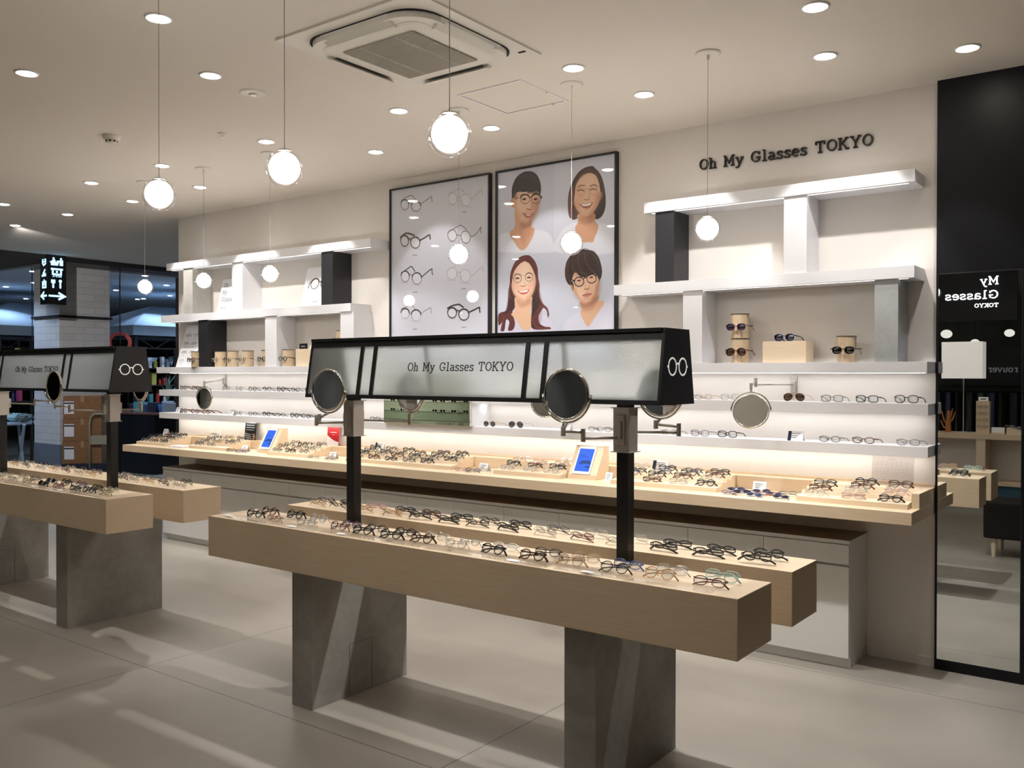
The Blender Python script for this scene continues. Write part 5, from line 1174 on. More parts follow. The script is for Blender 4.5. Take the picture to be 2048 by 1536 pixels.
G_(tb, [(480, 255), (400, 300), (320, 400), (285, 500), (268, 620), (240, 560), (265, 400), (340, 250), (430, 180), (495, 200)], HR, 1, 6); G_(tb, [(480, 255), (560, 300), (620, 400), (655, 520), (672, 640), (690, 500), (680, 380), (630, 260), (560, 180), (495, 190)], HR, 1, 6)
G_(tb, [(600, 850), (670, 640), (700, 760), (720, 920), (690, 1010), (620, 1120), (600, 1240), (640, 1340), (580, 1280), (590, 1060)], HRD, .85, 14)
G_(tb, [(220, 700), (262, 720), (310, 860), (310, 1000), (220, 1080), (130, 1130), (170, 1060), (205, 900)], HRD, .6, 20)
for s_ in ([(300, 380), (270, 520), (240, 700), (215, 900)], [(640, 300), (680, 460), (700, 640), (705, 820), (780, 960)], [(380, 240), (310, 350), (280, 460)], [(690, 1050), (720, 1000), (800, 990), (850, 1080)], [(600, 1150), (610, 1260), (690, 1330), (850, 1335)], [(150, 1150), (110, 1260), (100, 1350)]): L_(tb, s_, 10, HRR, .7, 8)
L_(tb, [(310, 490), (350, 465), (410, 480)], 12, (96, 66, 56), .8, 6); L_(tb, [(500, 470), (550, 450), (600, 470)], 12, (96, 66, 56), .8, 6)
for cu, cv2 in ((360, 535), (545, 522)):
    G_(tb, [(cu-38, cv2+4), (cu, cv2-14), (cu+38, cv2+2), (cu, cv2+12)], (60, 38, 34), 1, 4)
for e in ((362, 536, 62, 70), (548, 514, 62, 70)): cv.line(ell(tb, *e), 6*U, (78, 50, 44), smooth=False)
L_(tb, [(424, 500), (452, 488), (486, 496)], 6, (150, 110, 96)); L_(tb, [(282, 525), (302, 530)], 12, (150, 110, 96)); L_(tb, [(610, 490), (650, 488)], 8, (190, 180, 176))
L_(tb, [(450, 540), (470, 600), (490, 645), (455, 668), (415, 655)], 10, SKS, .7, 10); L_(tb, [(415, 655), (450, 664), (490, 652)], 9, (130, 80, 66), .8, 4)
G_(tb, [(362, 738), (450, 728), (555, 712), (520, 772), (460, 796), (410, 784)], (196, 108, 98), 1, 4); G_(tb, [(382, 742), (450, 734), (535, 722), (510, 750), (450, 760), (405, 756)], (250, 244, 238))
L_(tb, [(275, 640), (310, 780), (380, 860), (450, 892)], 46, SKS, .42, 46); L_(tb, [(650, 560), (635, 690), (590, 790), (520, 868)], 56, SKS, .5, 56); L_(tb, [(452, 470), (460, 590)], 26, (252, 224, 204), .7, 26)
G_(tb, [(310, 640), (390, 630), (400, 700), (330, 720)], (236, 168, 146), .45, 50); G_(tb, [(520, 620), (600, 600), (600, 680), (540, 700)], (232, 162, 140), .45, 50)
for k in range(20): L_(tb, [(490, 180+k*2), (400-k*6, 250+k*6), (300-k*2, 400+k*8), (252-k, 600+k*12), (225+k*3, 860)], 5, (150, 92, 78) if k % 2 else (64, 34, 34), .32, 6)
for k in range(20): L_(tb, [(505, 190), (580+k*3, 250+k*3), (655+k, 420+k*4), (690, 640), (640+k*6, 880), (620+k*7, 1080), (590+k*8, 1250)], 5, (146, 90, 76) if k % 2 else (58, 32, 32), .3, 6)
# --- man two (bottom right)
G_(tb, [(1150, 1400), (1160, 1200), (1360, 1060), (1400, 1040), (1640, 950), (1750, 912), (1900, 990), (1960, 1200), (1960, 1400)], (208, 208, 222), 1, 14)
G_(tb, [(1370, 900), (1620, 760), (1660, 880), (1755, 915), (1690, 1040), (1600, 1170), (1500, 1310), (1430, 1230), (1370, 1090), (1390, 1000)], (216, 172, 142), 1, 6)
G_(tb, [(1380, 930), (1500, 950), (1640, 800), (1640, 900), (1560, 1040), (1420, 1060)], SKS, .6, 50)
G_(tb, [(1210, 640), (1250, 660), (1262, 740), (1235, 720)], (196, 146, 118), 1, 4)
G_(tb, [(1245, 560), (1260, 440), (1400, 380), (1600, 420), (1670, 540), (1668, 660), (1650, 780), (1610, 860), (1540, 930), (1460, 950), (1390, 900), (1320, 820), (1270, 740)], (228, 186, 156))
G_(tb, [(1580, 880), (1650, 760), (1665, 620), (1620, 660), (1590, 780), (1540, 860)], SKS, .5, 30); G_(tb, [(1320, 700), (1420, 660), (1450, 760), (1400, 860), (1340, 800)], (242, 206, 180), .7, 40)
G_(tb, [(1255, 735), (1240, 640), (1190, 640), (1140, 560), (1122, 440), (1140, 300), (1190, 200), (1270, 120), (1380, 70), (1470, 75), (1580, 100), (1660, 190), (1705, 320), (1720, 440), (1700, 540), (1680, 560), (1672, 620), (1660, 540), (1620, 470), (1560, 480), (1470, 510), (1420, 520), (1360, 500), (1300, 440), (1262, 470), (1240, 560), (1262, 640)], (52, 38, 36), 1, 4)
for s_ in ([(1160, 300), (1140, 420), (1160, 540)], [(1200, 240), (1170, 380), (1190, 560), (1230, 640)], [(1260, 180), (1240, 330), (1290, 440)], [(1560, 140), (1630, 220), (1660, 330)], [(1350, 140), (1330, 260), (1380, 400), (1460, 480)], [(1440, 120), (1450, 240), (1520, 380), (1600, 440)]): L_(tb, s_, 14, (112, 78, 60), .6, 16)
L_(tb, [(1400, 78), (1440, 58), (1500, 70)], 5, (52, 38, 36)); L_(tb, [(1290, 540), (1330, 515), (1380, 530)], 12, (60, 42, 38), .8, 5)
for cu, cv2 in ((1350, 570), (1548, 520)):
    G_(tb, [(cu-36, cv2+6), (cu, cv2-14), (cu+34, cv2), (cu, cv2+12)], (54, 34, 32), 1, 4)
for e in ((1350, 590, 76, 74), (1550, 540, 76, 72)): cv.line(ell(tb, *e, rot=-12), 12*U, (36, 28, 34), smooth=False)
L_(tb, [(1425, 545), (1445, 522), (1475, 530)], 13, (36, 28, 34)); L_(tb, [(1230, 575), (1280, 570)], 22, (36, 30, 36)); L_(tb, [(1612, 490), (1650, 475)], 20, (36, 30, 36)); L_(tb, [(1232, 575), (1240, 576)], 12, (220, 220, 220))
L_(tb, [(1460, 570), (1490, 640), (1515, 690), (1480, 712), (1435, 705)], 11, SKS, .8, 10); L_(tb, [(1438, 704), (1475, 714), (1508, 700)], 10, (140, 90, 74), .8, 4)
G_(tb, [(1402, 808), (1450, 780), (1500, 770), (1560, 780), (1530, 815), (1480, 838), (1430, 836)], (204, 132, 122), 1, 4); L_(tb, [(1402, 808), (1470, 800), (1558, 782)], 6, (128, 70, 64))
L_(tb, [(1430, 866), (1470, 862), (1510, 850)], 10, SKS, .8, 10)
L_(tb, [(1262, 700), (1320, 830), (1400, 905), (1465, 948)], 50, SKS, .45, 50); L_(tb, [(1668, 600), (1650, 780), (1590, 880), (1520, 938)], 64, SKD, .4, 64); L_(tb, [(1462, 560), (1490, 660)], 26, (248, 214, 190), .7, 26)
L_(tb, [(1380, 960), (1450, 975), (1560, 920), (1640, 850)], 50, SKD, .45, 50)
for k in range(26): L_(tb, [(1430+k*4, 90+k), (1330-k*6+k*k*.4, 180+k*4), (1230+k*6, 330+k*5), (1200+k*14, 520-k*3)], 5, (116, 86, 70) if k % 2 else (34, 26, 28), .35, 7)
for k in range(16): L_(tb, [(1500+k*6, 100), (1600+k*5, 220), (1650+k*3, 380), (1640+k*4, 520)], 5, (96, 72, 62) if k % 2 else (34, 26, 28), .35, 7)
poster(*p2, cv, 'black-framed poster with four portraits of people wearing glasses')

# ------------------------------------------------------------------ the mall beyond the left end
colx, coly = -12.72, 6.36
o = empty('brick_column', (colx-.37, coly+.37, 0), label='square white painted brick column with a dark ledge and grey foot, beyond the left table', cat='column')
obj('shaft', loc(BX(colx-.74, colx, coly, coly+.74, .61, 3.199), o), m_brick, o)
obj('grey_foot', loc(BX(colx-.745, colx+.005, coly-.005, coly+.745, 0, .6098), o), mat('slate_grey_paint', (104, 112, 124), .7), o)
bm = bmesh.new()
for q in ((colx-.77, colx+.03, coly-.03, coly-.0005), (colx+.0005, colx+.03, coly-.0005, coly+.77)): box(bm, *q, 2.405, 2.44)
obj('ledge', loc(bm, o), m_dark, o, label='thin dark ledge')
# pictogram sign
q = PD(95, 560, 12.0); sx, sy_ = q.x, q.y; sw = .20
o = empty('hanging_sign', (sx, sy_, 2.54), label='black hanging sign with glowing blue toilet, cash machine, restaurant pictograms and arrows', cat='sign')
obj('body', BX(-sw, 0, 0, sw*1.25, 0, CZ-2.54-.0005), m_black, o)
m_ic = emis('pictogram_light', lin((150, 205, 245)), 1.15)
H = CZ-2.54
def icons(fr, w_):
    bm = bmesh.new()
    def R(*pts, wd=.1): ribbon(bm, [(a*w_, b) for a, b in pts], wd*w_, fr, .002)
    return bm, R
def disc(bm, fr, cx_, cz_, r): 
    vs_ = [bm.verts.new(fr @ Vector((cx_+r*math.cos(2*PI*k/14), cz_+r*math.sin(2*PI*k/14), .002))) for k in range(14)]; bm.faces.new(vs_)
for face in (0, 1):
    if face == 1: org = Vector((.0006, .0, 0)); xd = (0, 1, 0); w_ = sw*1.25
    else: org = Vector((-sw, -.0006, 0)); xd = (1, 0, 0); w_ = sw
    fr = text_frame(org, xd, (0, 0, 1), 1)
    bm, R = icons(fr, w_)
    # baby care
    if face: 
        disc(bm, fr, .32*w_, H*.93, .014); disc(bm, fr, .72*w_, H*.93, .014)
        R((.3, H*.90), (.34, H*.86), wd=.2); R((.74, H*.905), (.74, H*.79), wd=.18); R((.12, H*.855), (.62, H*.855), wd=.05); R((.18, H*.83), (.58, H*.83), wd=.12); R((.18, H*.80), (.56, H*.80), wd=.06); R((.5, H*.88), (.66, H*.875), wd=.07)
        R((.18, H*.715), (.82, H*.715), wd=.1); R((.28, H*.70), (.28, H*.61), (.72, H*.61), (.72, H*.70), wd=.09); R((.5, H*.68), (.5, H*.64), wd=.1)
        text(bm, 'ATM' if 'A' in GL else '', text_frame(org+Vector((0, w_*.26, H*.555)), xd, (0, 0, 1), .02, w_*.5, 'ATM'), .05, .16)
        R((.3, H*.50), (.3, H*.33), wd=.09); R((.22, H*.50), (.22, H*.44), (.38, H*.44), (.38, H*.50), wd=.06); R((.68, H*.44), (.68, H*.33), wd=.09); disc(bm, fr, .68*w_, H*.475, .022)
        R((.06, H*.17), (.9, H*.17), wd=.1); R((.58, H*.24), (.92, H*.17), (.58, H*.10), wd=.1)
    else:
        R((.55, H*.93), (.35, H*.9), (.35, H*.83), (.5, H*.79), (.75, H*.82), (.75, H*.9), (.55, H*.93), wd=.12); R((.4, H*.86), (.7, H*.86), wd=.1)
        R((.7, H*.70), (.45, H*.63), (.75, H*.61), wd=.12); R((.25, H*.58), (.8, H*.585), wd=.14)
        R((.35, H*.45), (.35, H*.34), (.78, H*.34), (.78, H*.45), (.35, H*.45), wd=.12); R((.45, H*.40), (.68, H*.40), wd=.14); R((.5, H*.49), (.62, H*.47), wd=.12)
        R((.9, H*.17), (.15, H*.17), wd=.13); R((.55, H*.25), (.15, H*.17), (.55, H*.10), wd=.13)
    obj('pictograms', bm, m_ic, o, label='glowing pale blue pictograms and arrow')
# cardboard boxes
bc = PD(172, 870, 12.35); bx, by = bc.x, bc.y; BR_ = .86
m_label = mat('white_label', (214, 214, 224), .6)
o = empty('hand_trolley', (bx, by, 0), BR_, label='dark platform trolley with a pale tubular handle under cardboard boxes', cat='trolley')
obj('platform', BX(-.26, .30, -.22, .24, .30, .40, bev=.01), m_navy, o)
for wx in (-.20, .24):
    for wy_ in (-.16, .18): obj('wheel', lathe(bmesh.new(), [(.06, -.02), (.06, .02)], 16, (wx, wy_, .06), 'y'), m_dark, o); obj('fork', BX(wx-.01, wx+.01, wy_-.01, wy_+.01, .12, .2995), m_dark, o)
hz = [(.10, -.235, .33), (.10, -.235, .96), (.115, -.235, 1.03), (.16, -.235, 1.07), (.27, -.235, 1.07), (.315, -.235, 1.03), (.33, -.235, .96), (.33, -.235, .33)]
obj('handle', tube(bmesh.new(), hz, .013, 8), mat('pale_tube', (150, 146, 130), .4), o, smooth=True)
obj('handle_plate', BX(.105, .325, -.242, -.228, .66, .78), bpy.data.materials['pale_tube'], o)
for k in range(3):
    z = .401+k*.305
    b_ = empty('cardboard_box', (bx, by, z), BR_, label='brown cardboard box with white label, %s of the stack by the brick column' % ['bottom', 'middle', 'top'][k], cat='box', group='stacked cardboard boxes')
    obj('carton', BX(-.25+.006*k, .24, -.20, .20, 0, .303, bev=.003), m_box, b_)
    obj('tape', BX(-.02, .02, -.2012, -.2002, .22, .303), mat('tape', (160, 128, 92), .4) if k == 0 else bpy.data.materials['tape'], b_)
    obj('paper_label', BX(-.225, -.105, -.2012, -.2002, .06, .23), m_label, b_)
    obj('label_band', BX(-.225, -.105, -.2018, -.2013, .195, .215), m_ink, b_)
# black cabinet / counter of the neighbouring stall
q0 = PD(238, 830, 14.9); q1 = PD(325, 826, 14.4)
o = empty('stall_counter', ((q0.x+q1.x)/2, q0.y, 0), math.atan2(q1.y-q0.y, q1.x-q0.x), label='black counter with a reddish brown top behind the left table post', cat='counter')
Lc = (q1-q0).xy.length
obj('body', BX(-Lc/2-.5, Lc/2-.08, 0, .6, 0, .955), m_black, o); obj('top', BX(-Lc/2-.52, Lc/2, -.02, .62, .9553, .985), mat('reddish_top', (104, 66, 54), .5), o)
# awnings of the market stalls
def stall(name, cx_, cyy_, sx_, sy2, ze, zr, label, m):
    o = empty('market_stall', (cx_, cyy_, 0), label=label, cat='stall', group='white tented market stalls')
    bm = bmesh.new(); b0 = [(-sx_, -sy2), (sx_, -sy2), (sx_, sy2), (-sx_, sy2)]; rl = .35*sy2
    lo = [bm.verts.new((x, y, ze)) for x, y in b0]; hi = [bm.verts.new((0, -rl, zr)), bm.verts.new((0, rl, zr))]
    for f in ((lo[0], lo[1], hi[0]), (lo[1], lo[2], hi[1], hi[0]), (lo[2], lo[3], hi[1]), (lo[3], lo[0], hi[0], hi[1])): bm.faces.new(f)
    obj('canopy', bm, m, o)
    bm = bmesh.new(); vz = ze-.17
    for i in range(4):
        (xa, ya), (xb, yb) = b0[i], b0[(i+1) % 4]; n = 16
        for k in range(n):
            f0, f1 = k/n, (k+1)/n; w0 = .015*math.sin(k*1.9+i); w1 = .015*math.sin((k+1)*1.9+i)
            A = (xa+(xb-xa)*f0, ya+(yb-ya)*f0); B_ = (xa+(xb-xa)*f1, ya+(yb-ya)*f1)
            bm.faces.new([bm.verts.new(v) for v in ((A[0], A[1], ze), (B_[0], B_[1], ze), (B_[0]*(1+w1), B_[1]*(1+w1), vz), (A[0]*(1+w0), A[1]*(1+w0), vz))])
    bmesh.ops.remove_doubles(bm, verts=bm.verts, dist=1e-4); obj('valance', bm, m, o)
    for x, y in b0: obj('post', BX(x*.96-.03, x*.96+.03, y*.96-.03, y*.96+.03, 0, ze-.01), m_dark, o)
    for i in range(4):
        (xa, ya), (xb, yb) = [(v[0]*.96, v[1]*.96) for v in (b0[i], b0[(i+1) % 4])]
        bm = bmesh.new(); z1_, z2_ = vz-.02, vz-.22
        tube(bm, [(xa, ya, z1_), (xb, yb, z1_)], .014, 6); tube(bm, [(xa, ya, z2_), (xb, yb, z2_)], .016, 6)
        n = 8
        for k in range(n):
            f0, f1 = k/n, (k+1)/n; za, zb_ = (z1_, z2_) if k % 2 == 0 else (z2_, z1_)
            tube(bm, [(xa+(xb-xa)*f0, ya+(yb-ya)*f0, za), (xa+(xb-xa)*f1, ya+(yb-ya)*f1, zb_)], .010, 5)
        obj('truss', bm, m_dark, o)
    return o
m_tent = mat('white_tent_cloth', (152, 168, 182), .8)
q = PD(267, 655, 15.2)
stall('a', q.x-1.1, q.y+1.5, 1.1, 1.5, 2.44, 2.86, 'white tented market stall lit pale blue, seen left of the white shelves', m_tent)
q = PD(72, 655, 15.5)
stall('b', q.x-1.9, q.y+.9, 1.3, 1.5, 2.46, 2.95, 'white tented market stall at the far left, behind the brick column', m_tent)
# bunting
q = PD(300, 715, 16)
o = empty('bunting', (q.x, q.y, 1.7), label='string of pale blue pennants hanging in the right market stall', cat='bunting')
dd = (PD(350, 700, 16.5)-PD(262, 700, 15.6)); dn = Vector((dd.x, dd.y, 0)).normalized()
obj('string', tube(bmesh.new(), [(dn.x*a, dn.y*a, .25-.05*math.cos(a*2.2)) for a in [-.6+.12*k for k in range(11)]], .004, 5), m_paper, o)
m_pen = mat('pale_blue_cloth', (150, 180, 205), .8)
for k in range(6):
    a = -.5+.2*k; zt = .25-.05*math.cos(a*2.2)
    bm = bmesh.new(); pts = [(a-.075, zt), (a+.075, zt), (a, zt-.17)]
    F1 = [bm.verts.new((dn.x*u-dn.y*w1, dn.y*u+dn.x*w1, z)) for w1 in (0, .003) for u, z in pts]
    bm.faces.new(F1[:3]); bm.faces.new(F1[3:][::-1])
    for i in range(3): bm.faces.new((F1[i], F1[3+i], F1[3+(i+1) % 3], F1[(i+1) % 3]))
    obj('pennant', bm, m_pen, o)
# display racks of small goods in the stalls
cols_ = [(70, 120, 190), (206, 84, 130), (220, 222, 226), (60, 70, 120), (190, 60, 50), (196, 186, 90), (90, 150, 150), (40, 44, 60), (160, 170, 180), (36, 50, 140)]
gm = [mat('goods_%s' % n_, c_, .5) for n_, c_ in zip(('blue', 'pink', 'white', 'indigo', 'red', 'yellow', 'teal', 'black', 'silver', 'royal'), cols_)]
gn = ['blue', 'pink', 'white', 'indigo', 'red', 'yellow', 'teal', 'black', 'silver', 'royal blue']
def rack(px0, px1, depth, zs, name, label, where):
    a, b = PD(px0, 755, depth), PD(px1, 755, depth+.5); d = Vector((b.x-a.x, b.y-a.y, 0)); Lr = d.length; ang = math.atan2(d.y, d.x)
    o = empty('goods_rack', (a.x, a.y, 0), ang, label=label, cat='rack')
    for x in (0, Lr):
        for y in (0, .3): obj('upright', BX(x-.012, x+.012, y-.012, y+.012, 0, zs[-1]+.35), m_dark, o)
    for i, z in enumerate(zs): obj('shelf_board', BX(-.02, Lr+.02, -.02, .32, z-.02, z), m_dark, o)
    n = 0
    for i, z in enumerate(zs):
        x = .06
        while x < Lr-.06:
            k = random.randrange(10); w1 = random.uniform(.035, .06); h1 = random.uniform(.09, .22)
            wp = Matrix.Rotation(ang, 4, 'Z') @ Vector((x, .12, 0))
            kind = random.random()
            if kind < .5:
                g_ = obj('goods_bottle', lathe(bmesh.new(), [(w1*.6, 0), (w1*.6, h1*.7), (w1*.22, h1*.82), (w1*.22, h1), (0, h1)], 12), gm[k], None, (a.x+wp.x, a.y+wp.y, z+.0003)); cat_ = 'bottle'
            else:
                g_ = obj('goods_box', BX(-w1*.7, w1*.7, -.04, .04, 0, h1, bev=.004), gm[k], None, (a.x+wp.x, a.y+wp.y, z+.0003), rz=ang); cat_ = 'box'
            tag(g_, '%s %s, %s from left, %s board, %s' % (gn[k], cat_, ORD(min(n, 15)), ORD(i), where), cat_, 'small goods in the mall stalls'); n += 1
            x += w1*1.4+random.uniform(.03, .06)
        n = 0
rack(272, 349, 15.6, [.75, 1.1, 1.42, 1.72], 'r', 'dark rack crowded with small goods left of the white wall shelves', 'rack left of the white shelves')
rack(2, 62, 15.0, [.75, 1.15, 1.5, 1.85], 'l', 'dark rack of goods at the far left, behind the left glass sign', 'rack at the far left')
# things on the black counter
for k in range(6):
    f = (k+.5)/6; p = q0+(q1-q0)*f; p = Vector((p.x, p.y+.2, 0)); cidx = [7, 6, 3, 7, 0, 8][k]
    if k in (0, 2, 4): g_ = obj('goods_pot', lathe(bmesh.new(), [(.05, 0), (.075, .12), (.07, .13), (.0, .12)], 16), gm[cidx], None, (p.x, p.y, .9855)); c_ = 'pot'
    else: g_ = obj('goods_crate', BX(-.1, .1, -.08, .08, 0, .16, bev=.01), gm[cidx], None, (p.x, p.y, .9855)); c_ = 'crate'
    tag(g_, '%s %s, %s along the black stall counter' % (gn[cidx], c_, ORD(k)), c_, 'goods on the black counter')
p = PD(305, 780, 15.0); p.y += .28
o = empty('potted_plant', (p.x, p.y, .9855), label='silvery leafy plant in a pale pot on the black counter', cat='plant')
obj('pot', lathe(bmesh.new(), [(.07, 0), (.1, .16), (.09, .17), (0, .15)], 18), gm[8], o)
bm = bmesh.new()
for k in range(26):
    a = random.uniform(0, 2*PI); r = random.uniform(.06, .24); h1 = random.uniform(.3, .62)
    b0 = Vector((0, 0, .15)); b2 = Vector((r*math.cos(a), r*math.sin(a), h1)); b1 = Vector((r*.3*math.cos(a), r*.3*math.sin(a), h1*.8))
    tube(bm, [b0, b1, b2], [.004, .016, .001], 4, flat=.25)
obj('leaves', bm, mat('silver_green_leaf', (120, 146, 132), .6), o)
# white folding rack with heaped clothes at far left
p = PD(16, 900, 13.6)
o = empty('folding_table', (p.x, p.y, 0), .2, label='white trestle table with crossed legs at the far left', cat='table')
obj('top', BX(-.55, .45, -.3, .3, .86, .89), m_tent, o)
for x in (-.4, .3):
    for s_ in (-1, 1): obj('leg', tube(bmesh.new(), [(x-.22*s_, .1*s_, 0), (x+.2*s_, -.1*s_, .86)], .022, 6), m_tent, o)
m_cl = [mat('grey_green_cloth', (96, 112, 112), .9), mat('pale_aqua_cloth', (168, 200, 206), .9)]
for k in range(5):
    bm = sphere(bmesh.new(), .10, (0, 0, .07), 16, 10, (.88, 1.3, .6))
    for v in bm.verts: v.co += Vector((random.uniform(-.02, .02), random.uniform(-.02, .02), random.uniform(-.012, .012)))
    mnz = min(v.co.z for v in bm.verts)
    for v in bm.verts: v.co.z -= mnz
    ox_ = -.42+.2*k
    g_ = obj('folded_cloth', bm, m_cl[k % 2], None, (p.x+ox_*math.cos(.2), p.y+ox_*math.sin(.2), .8905)); tag(g_, 'crumpled %s cloth, %s on the white trestle table' % (['grey green', 'pale aqua'][k % 2], ORD(k)), 'cloth', 'cloths on the trestle table')
# wires hanging from the soffit
for px, nme in ((64, 'left of the brick column'), (240, 'right of the brick column')):
    p = PD(px, 560, 13.2)
    o = obj('hanging_wire', tube(bmesh.new(), [(0, 0, 0), (0, 0, CZ-.9)], .006, 6), m_dark, None, (p.x, p.y, .899)); tag(o, 'thin dark wire hanging from the soffit, %s' % nme, 'wire', 'thin hanging wires')
    # weighted foot
    o2 = obj('foot', lathe(bmesh.new(), [(.05, -.899), (.05, -.88), (.008, -.87), (.008, 0.0)], 12), m_dark, o)
# red round drum behind column
p = PD(240, 692, 14.2)
o = obj('red_hoop', lathe(bmesh.new(), [(.125, -.05), (.17, -.05), (.17, .05), (.125, .05), (.125, -.05)], 28, (0, 0, 0), 'y'), gm[4], None, (p.x, p.y, 2.10), smooth=False, rz=.9); tag(o, 'red ring hanging between the brick column and the right stall', 'ring')
obj('hanger', BX(-.008, .008, -.004, .004, .17, CZ-.03-2.10-.001), m_dark, o)
# mall downlights, then added cool lamps out of view
m_mlamp = emis('mall_lamp_glow', (.86, .94, 1), 12)
mi = 0
for px, py, e in ((65, 542, 9), (12, 573, 9), (68, 565, 0), (52, 597, 9), (333, 570, 16), (340, 591, 16), (290, 551, 0), (287, 597, 0), (275, 598, 0), (232, 580, 0)):
    p = P(px, py, 'z', CZ-.03)
    if p.y > 15.5 or p.x < -25: p = PD(px, py, 20); p.z = CZ-.03
    downlight(p.x, p.y, (p.x, p.y, 0), e*1.5, 'bluish mall ceiling light, %s in the ceiling beyond the brick column' % ORD(mi), 110, COOL, CZ-.03, m_mlamp); mi += 1
def area(name, pos, tgt, sx_, sy2, e, col):
    ld = bpy.data.lights.new(name, 'AREA'); ld.shape = 'RECTANGLE'; ld.size = sx_; ld.size_y = sy2; ld.energy = e; ld.color = col
    o = bpy.data.objects.new(name, ld); C.objects.link(o); o.location = pos; o.rotation_euler = (Vector(tgt)-Vector(pos)).to_track_quat('-Z', 'Y').to_euler(); return o
for i, (x, y, e) in enumerate(((-13.8, 5.2, 48), (-11.3, 4.3, 20), (-12.9, 10.2, 60), (-16.0, 5.5, 42), (-12.6, 8.3, 36))):  # unseen lamps added to brighten the column, tents and mall aisle
    zc_ = CZ if x > -12.2 or y < 6.3 or x > -13 else CZ-.03
    downlight(x, y, (x, y+.001, 0), e, 'added unseen ceiling light of the mall aisle beyond the left table, %s' % ORD(i), 140, COOL, zc_, m_mlamp)

# ------------------------------------------------------------------ what the mirrors see, behind the camera
cyf, cyb = -1.7, -2.12
o = empty('window_counter', (-2.4, -1.9, 0), label='maple window counter with white back panels, seen in the tall mirror', cat='counter')
bm = bmesh.new(); box(bm, -6.5, 1.6, cyb, cyf, .82, .886, bev=.002); obj('worktop', loc(bm, o), m_wood, o)
obj('lower_board', loc(BX(-6.5, 1.6, cyb, cyf, .26, .30), o), m_wood, o)
obj('back_panel', loc(BX(-6.5, 1.6, cyb-.02, cyb-.0005, 0, .819), o), m_wall, o)
for x in (-5.6, -4.4, -3.2, -2.08, -.9, .3, 1.5): obj('divider', loc(BX(x, x+.10, cyb+.001, cyf-.01, .3005, .8195), o), m_woodl, o)
obj('plinth', loc(BX(-6.5, 1.6, cyb+.02, cyf-.08, 0, .2595), o), mat('teal_plinth', (58, 96, 118), .7), o, label='teal plinth')
def mir(px, py, depth):
    q = PD(px, py, depth); return Vector((q.x, 2*(pf+.002)-q.y, q.z))
def mx(px, yy):
    """world x of a photo column seen in the mirror on the plane y = yy"""
    q = P(px, 800, 'y', 2*(pf+.002)-yy); return q.x
yl = -1.92
x = mx(1927, yl)
o = empty('table_lamp', (x, yl, .8865), label='tall lamp with square white shade, reflected in the tall mirror', cat='lamp')
obj('base', lathe(bmesh.new(), [(.07, 0), (.07, .008), (.012, .014), (.0, .014)], 24), m_steel, o)
obj('pole', tube(bmesh.new(), [(0, 0, .012), (0, 0, .72)], .0075, 8), m_steel, o)
m_shade = mat('white_lamp_shade', (236, 228, 220), .8, emit=(1, .93, .88), es=.16)
obj('shade', BX(-.235, .235, -.12, .12, .68, 1.14, bev=.004), m_shade, o, label='softly lit white shade')
x = mx(1897, -1.85)
o = empty('wooden_tree_stand', (x, -1.85, .8865), label='small orange wooden tree-shaped stand reflected in the mirror left of the lamp', cat='stand')
m_or = wood('orange_wood', (170, 104, 56), (190, 124, 72), (20, 20, 2))
obj('trunk', tube(bmesh.new(), [(0, 0, 0), (0, 0, .12), (.01, 0, .27)], [.036, .03, .024], 8), m_or, o)
for a, b, c in ((-.08, .14, .27), (.08, .16, .26), (-.09, .06, .15), (.05, .2, .3)): obj('branch', tube(bmesh.new(), [(0, 0, b*.7), (a*.6, 0, b), (a, 0, c)], [.014, .011, .007], 6), m_or, o)
x = mx(1967, -1.88)
o = empty('glasses_tower', (x, -1.88, .8865), label='upright wooden tower with four pairs of glasses, reflected in the tall mirror', cat='display stand')
obj('tower', BX(-.075, .075, -.05, .05, 0, .40, bev=.002), m_cork, o); obj('sign_card', BX(-.055, .055, -.003, .003, .4005, .45), m_paper, o)
obj('print', BX(-.03, .03, .0031, .0036, .418, .430), m_ink, o)
for k in range(4): glasses((x, -1.88+.062, .8865+.07+.082*k), PI, 'black wire', 'oval', 'thin black glasses on the reflected wooden tower, %s from the bottom' % ORD(k), 'glasses on the reflected tower', rim=THIN)
x = mx(1997, -1.8)
o = empty('white_case', (x, -1.8, .8865), label='small white box on a wooden base reflected right of the glasses tower', cat='box'); obj('base', BX(-.075, .075, -.04, .04, 0, .018), m_wood, o); obj('case', BX(-.07, .07, -.035, .035, .0183, .08, bev=.003), m_paper, o)
x = mx(2035, -1.85)
o = obj('wooden_riser', prism(bmesh.new(), [(-.10, 0), (.12, 0), (.12, .03), (-.10, .08)], 'y', -.12, .12), m_woodl, None, (x, -1.85, .8865)); tag(o, 'sloped wooden riser reflected at the right edge of the mirror', 'riser')
for k in range(3): glasses((x-.05+.075*k-.03, -1.80, .8865+.095-.018*k), PI+.3*k, 'silver wire', 'oval', 'bright silver glasses on the reflected sloped riser, %s' % ORD(k), 'silver glasses on the riser', rim=THIN, pose='folded', tilt=-.8, sc_=.8)
# ottoman
o = empty('ottoman', (-1.02, 1.50, 0), label='dark brown upholstered stool with pale wooden legs, seen in the tall mirror', cat='stool')
obj('cushion', BX(-.42, .30, -.26, .26, .165, .485, bev=.035), m_fabric, o)
for x in (-.34, .22):
    for y in (-.2, .2): obj('leg', lathe(bmesh.new(), [(.016, 0), (.028, .166)], 12, (x, y, 0)), m_woodl, o)
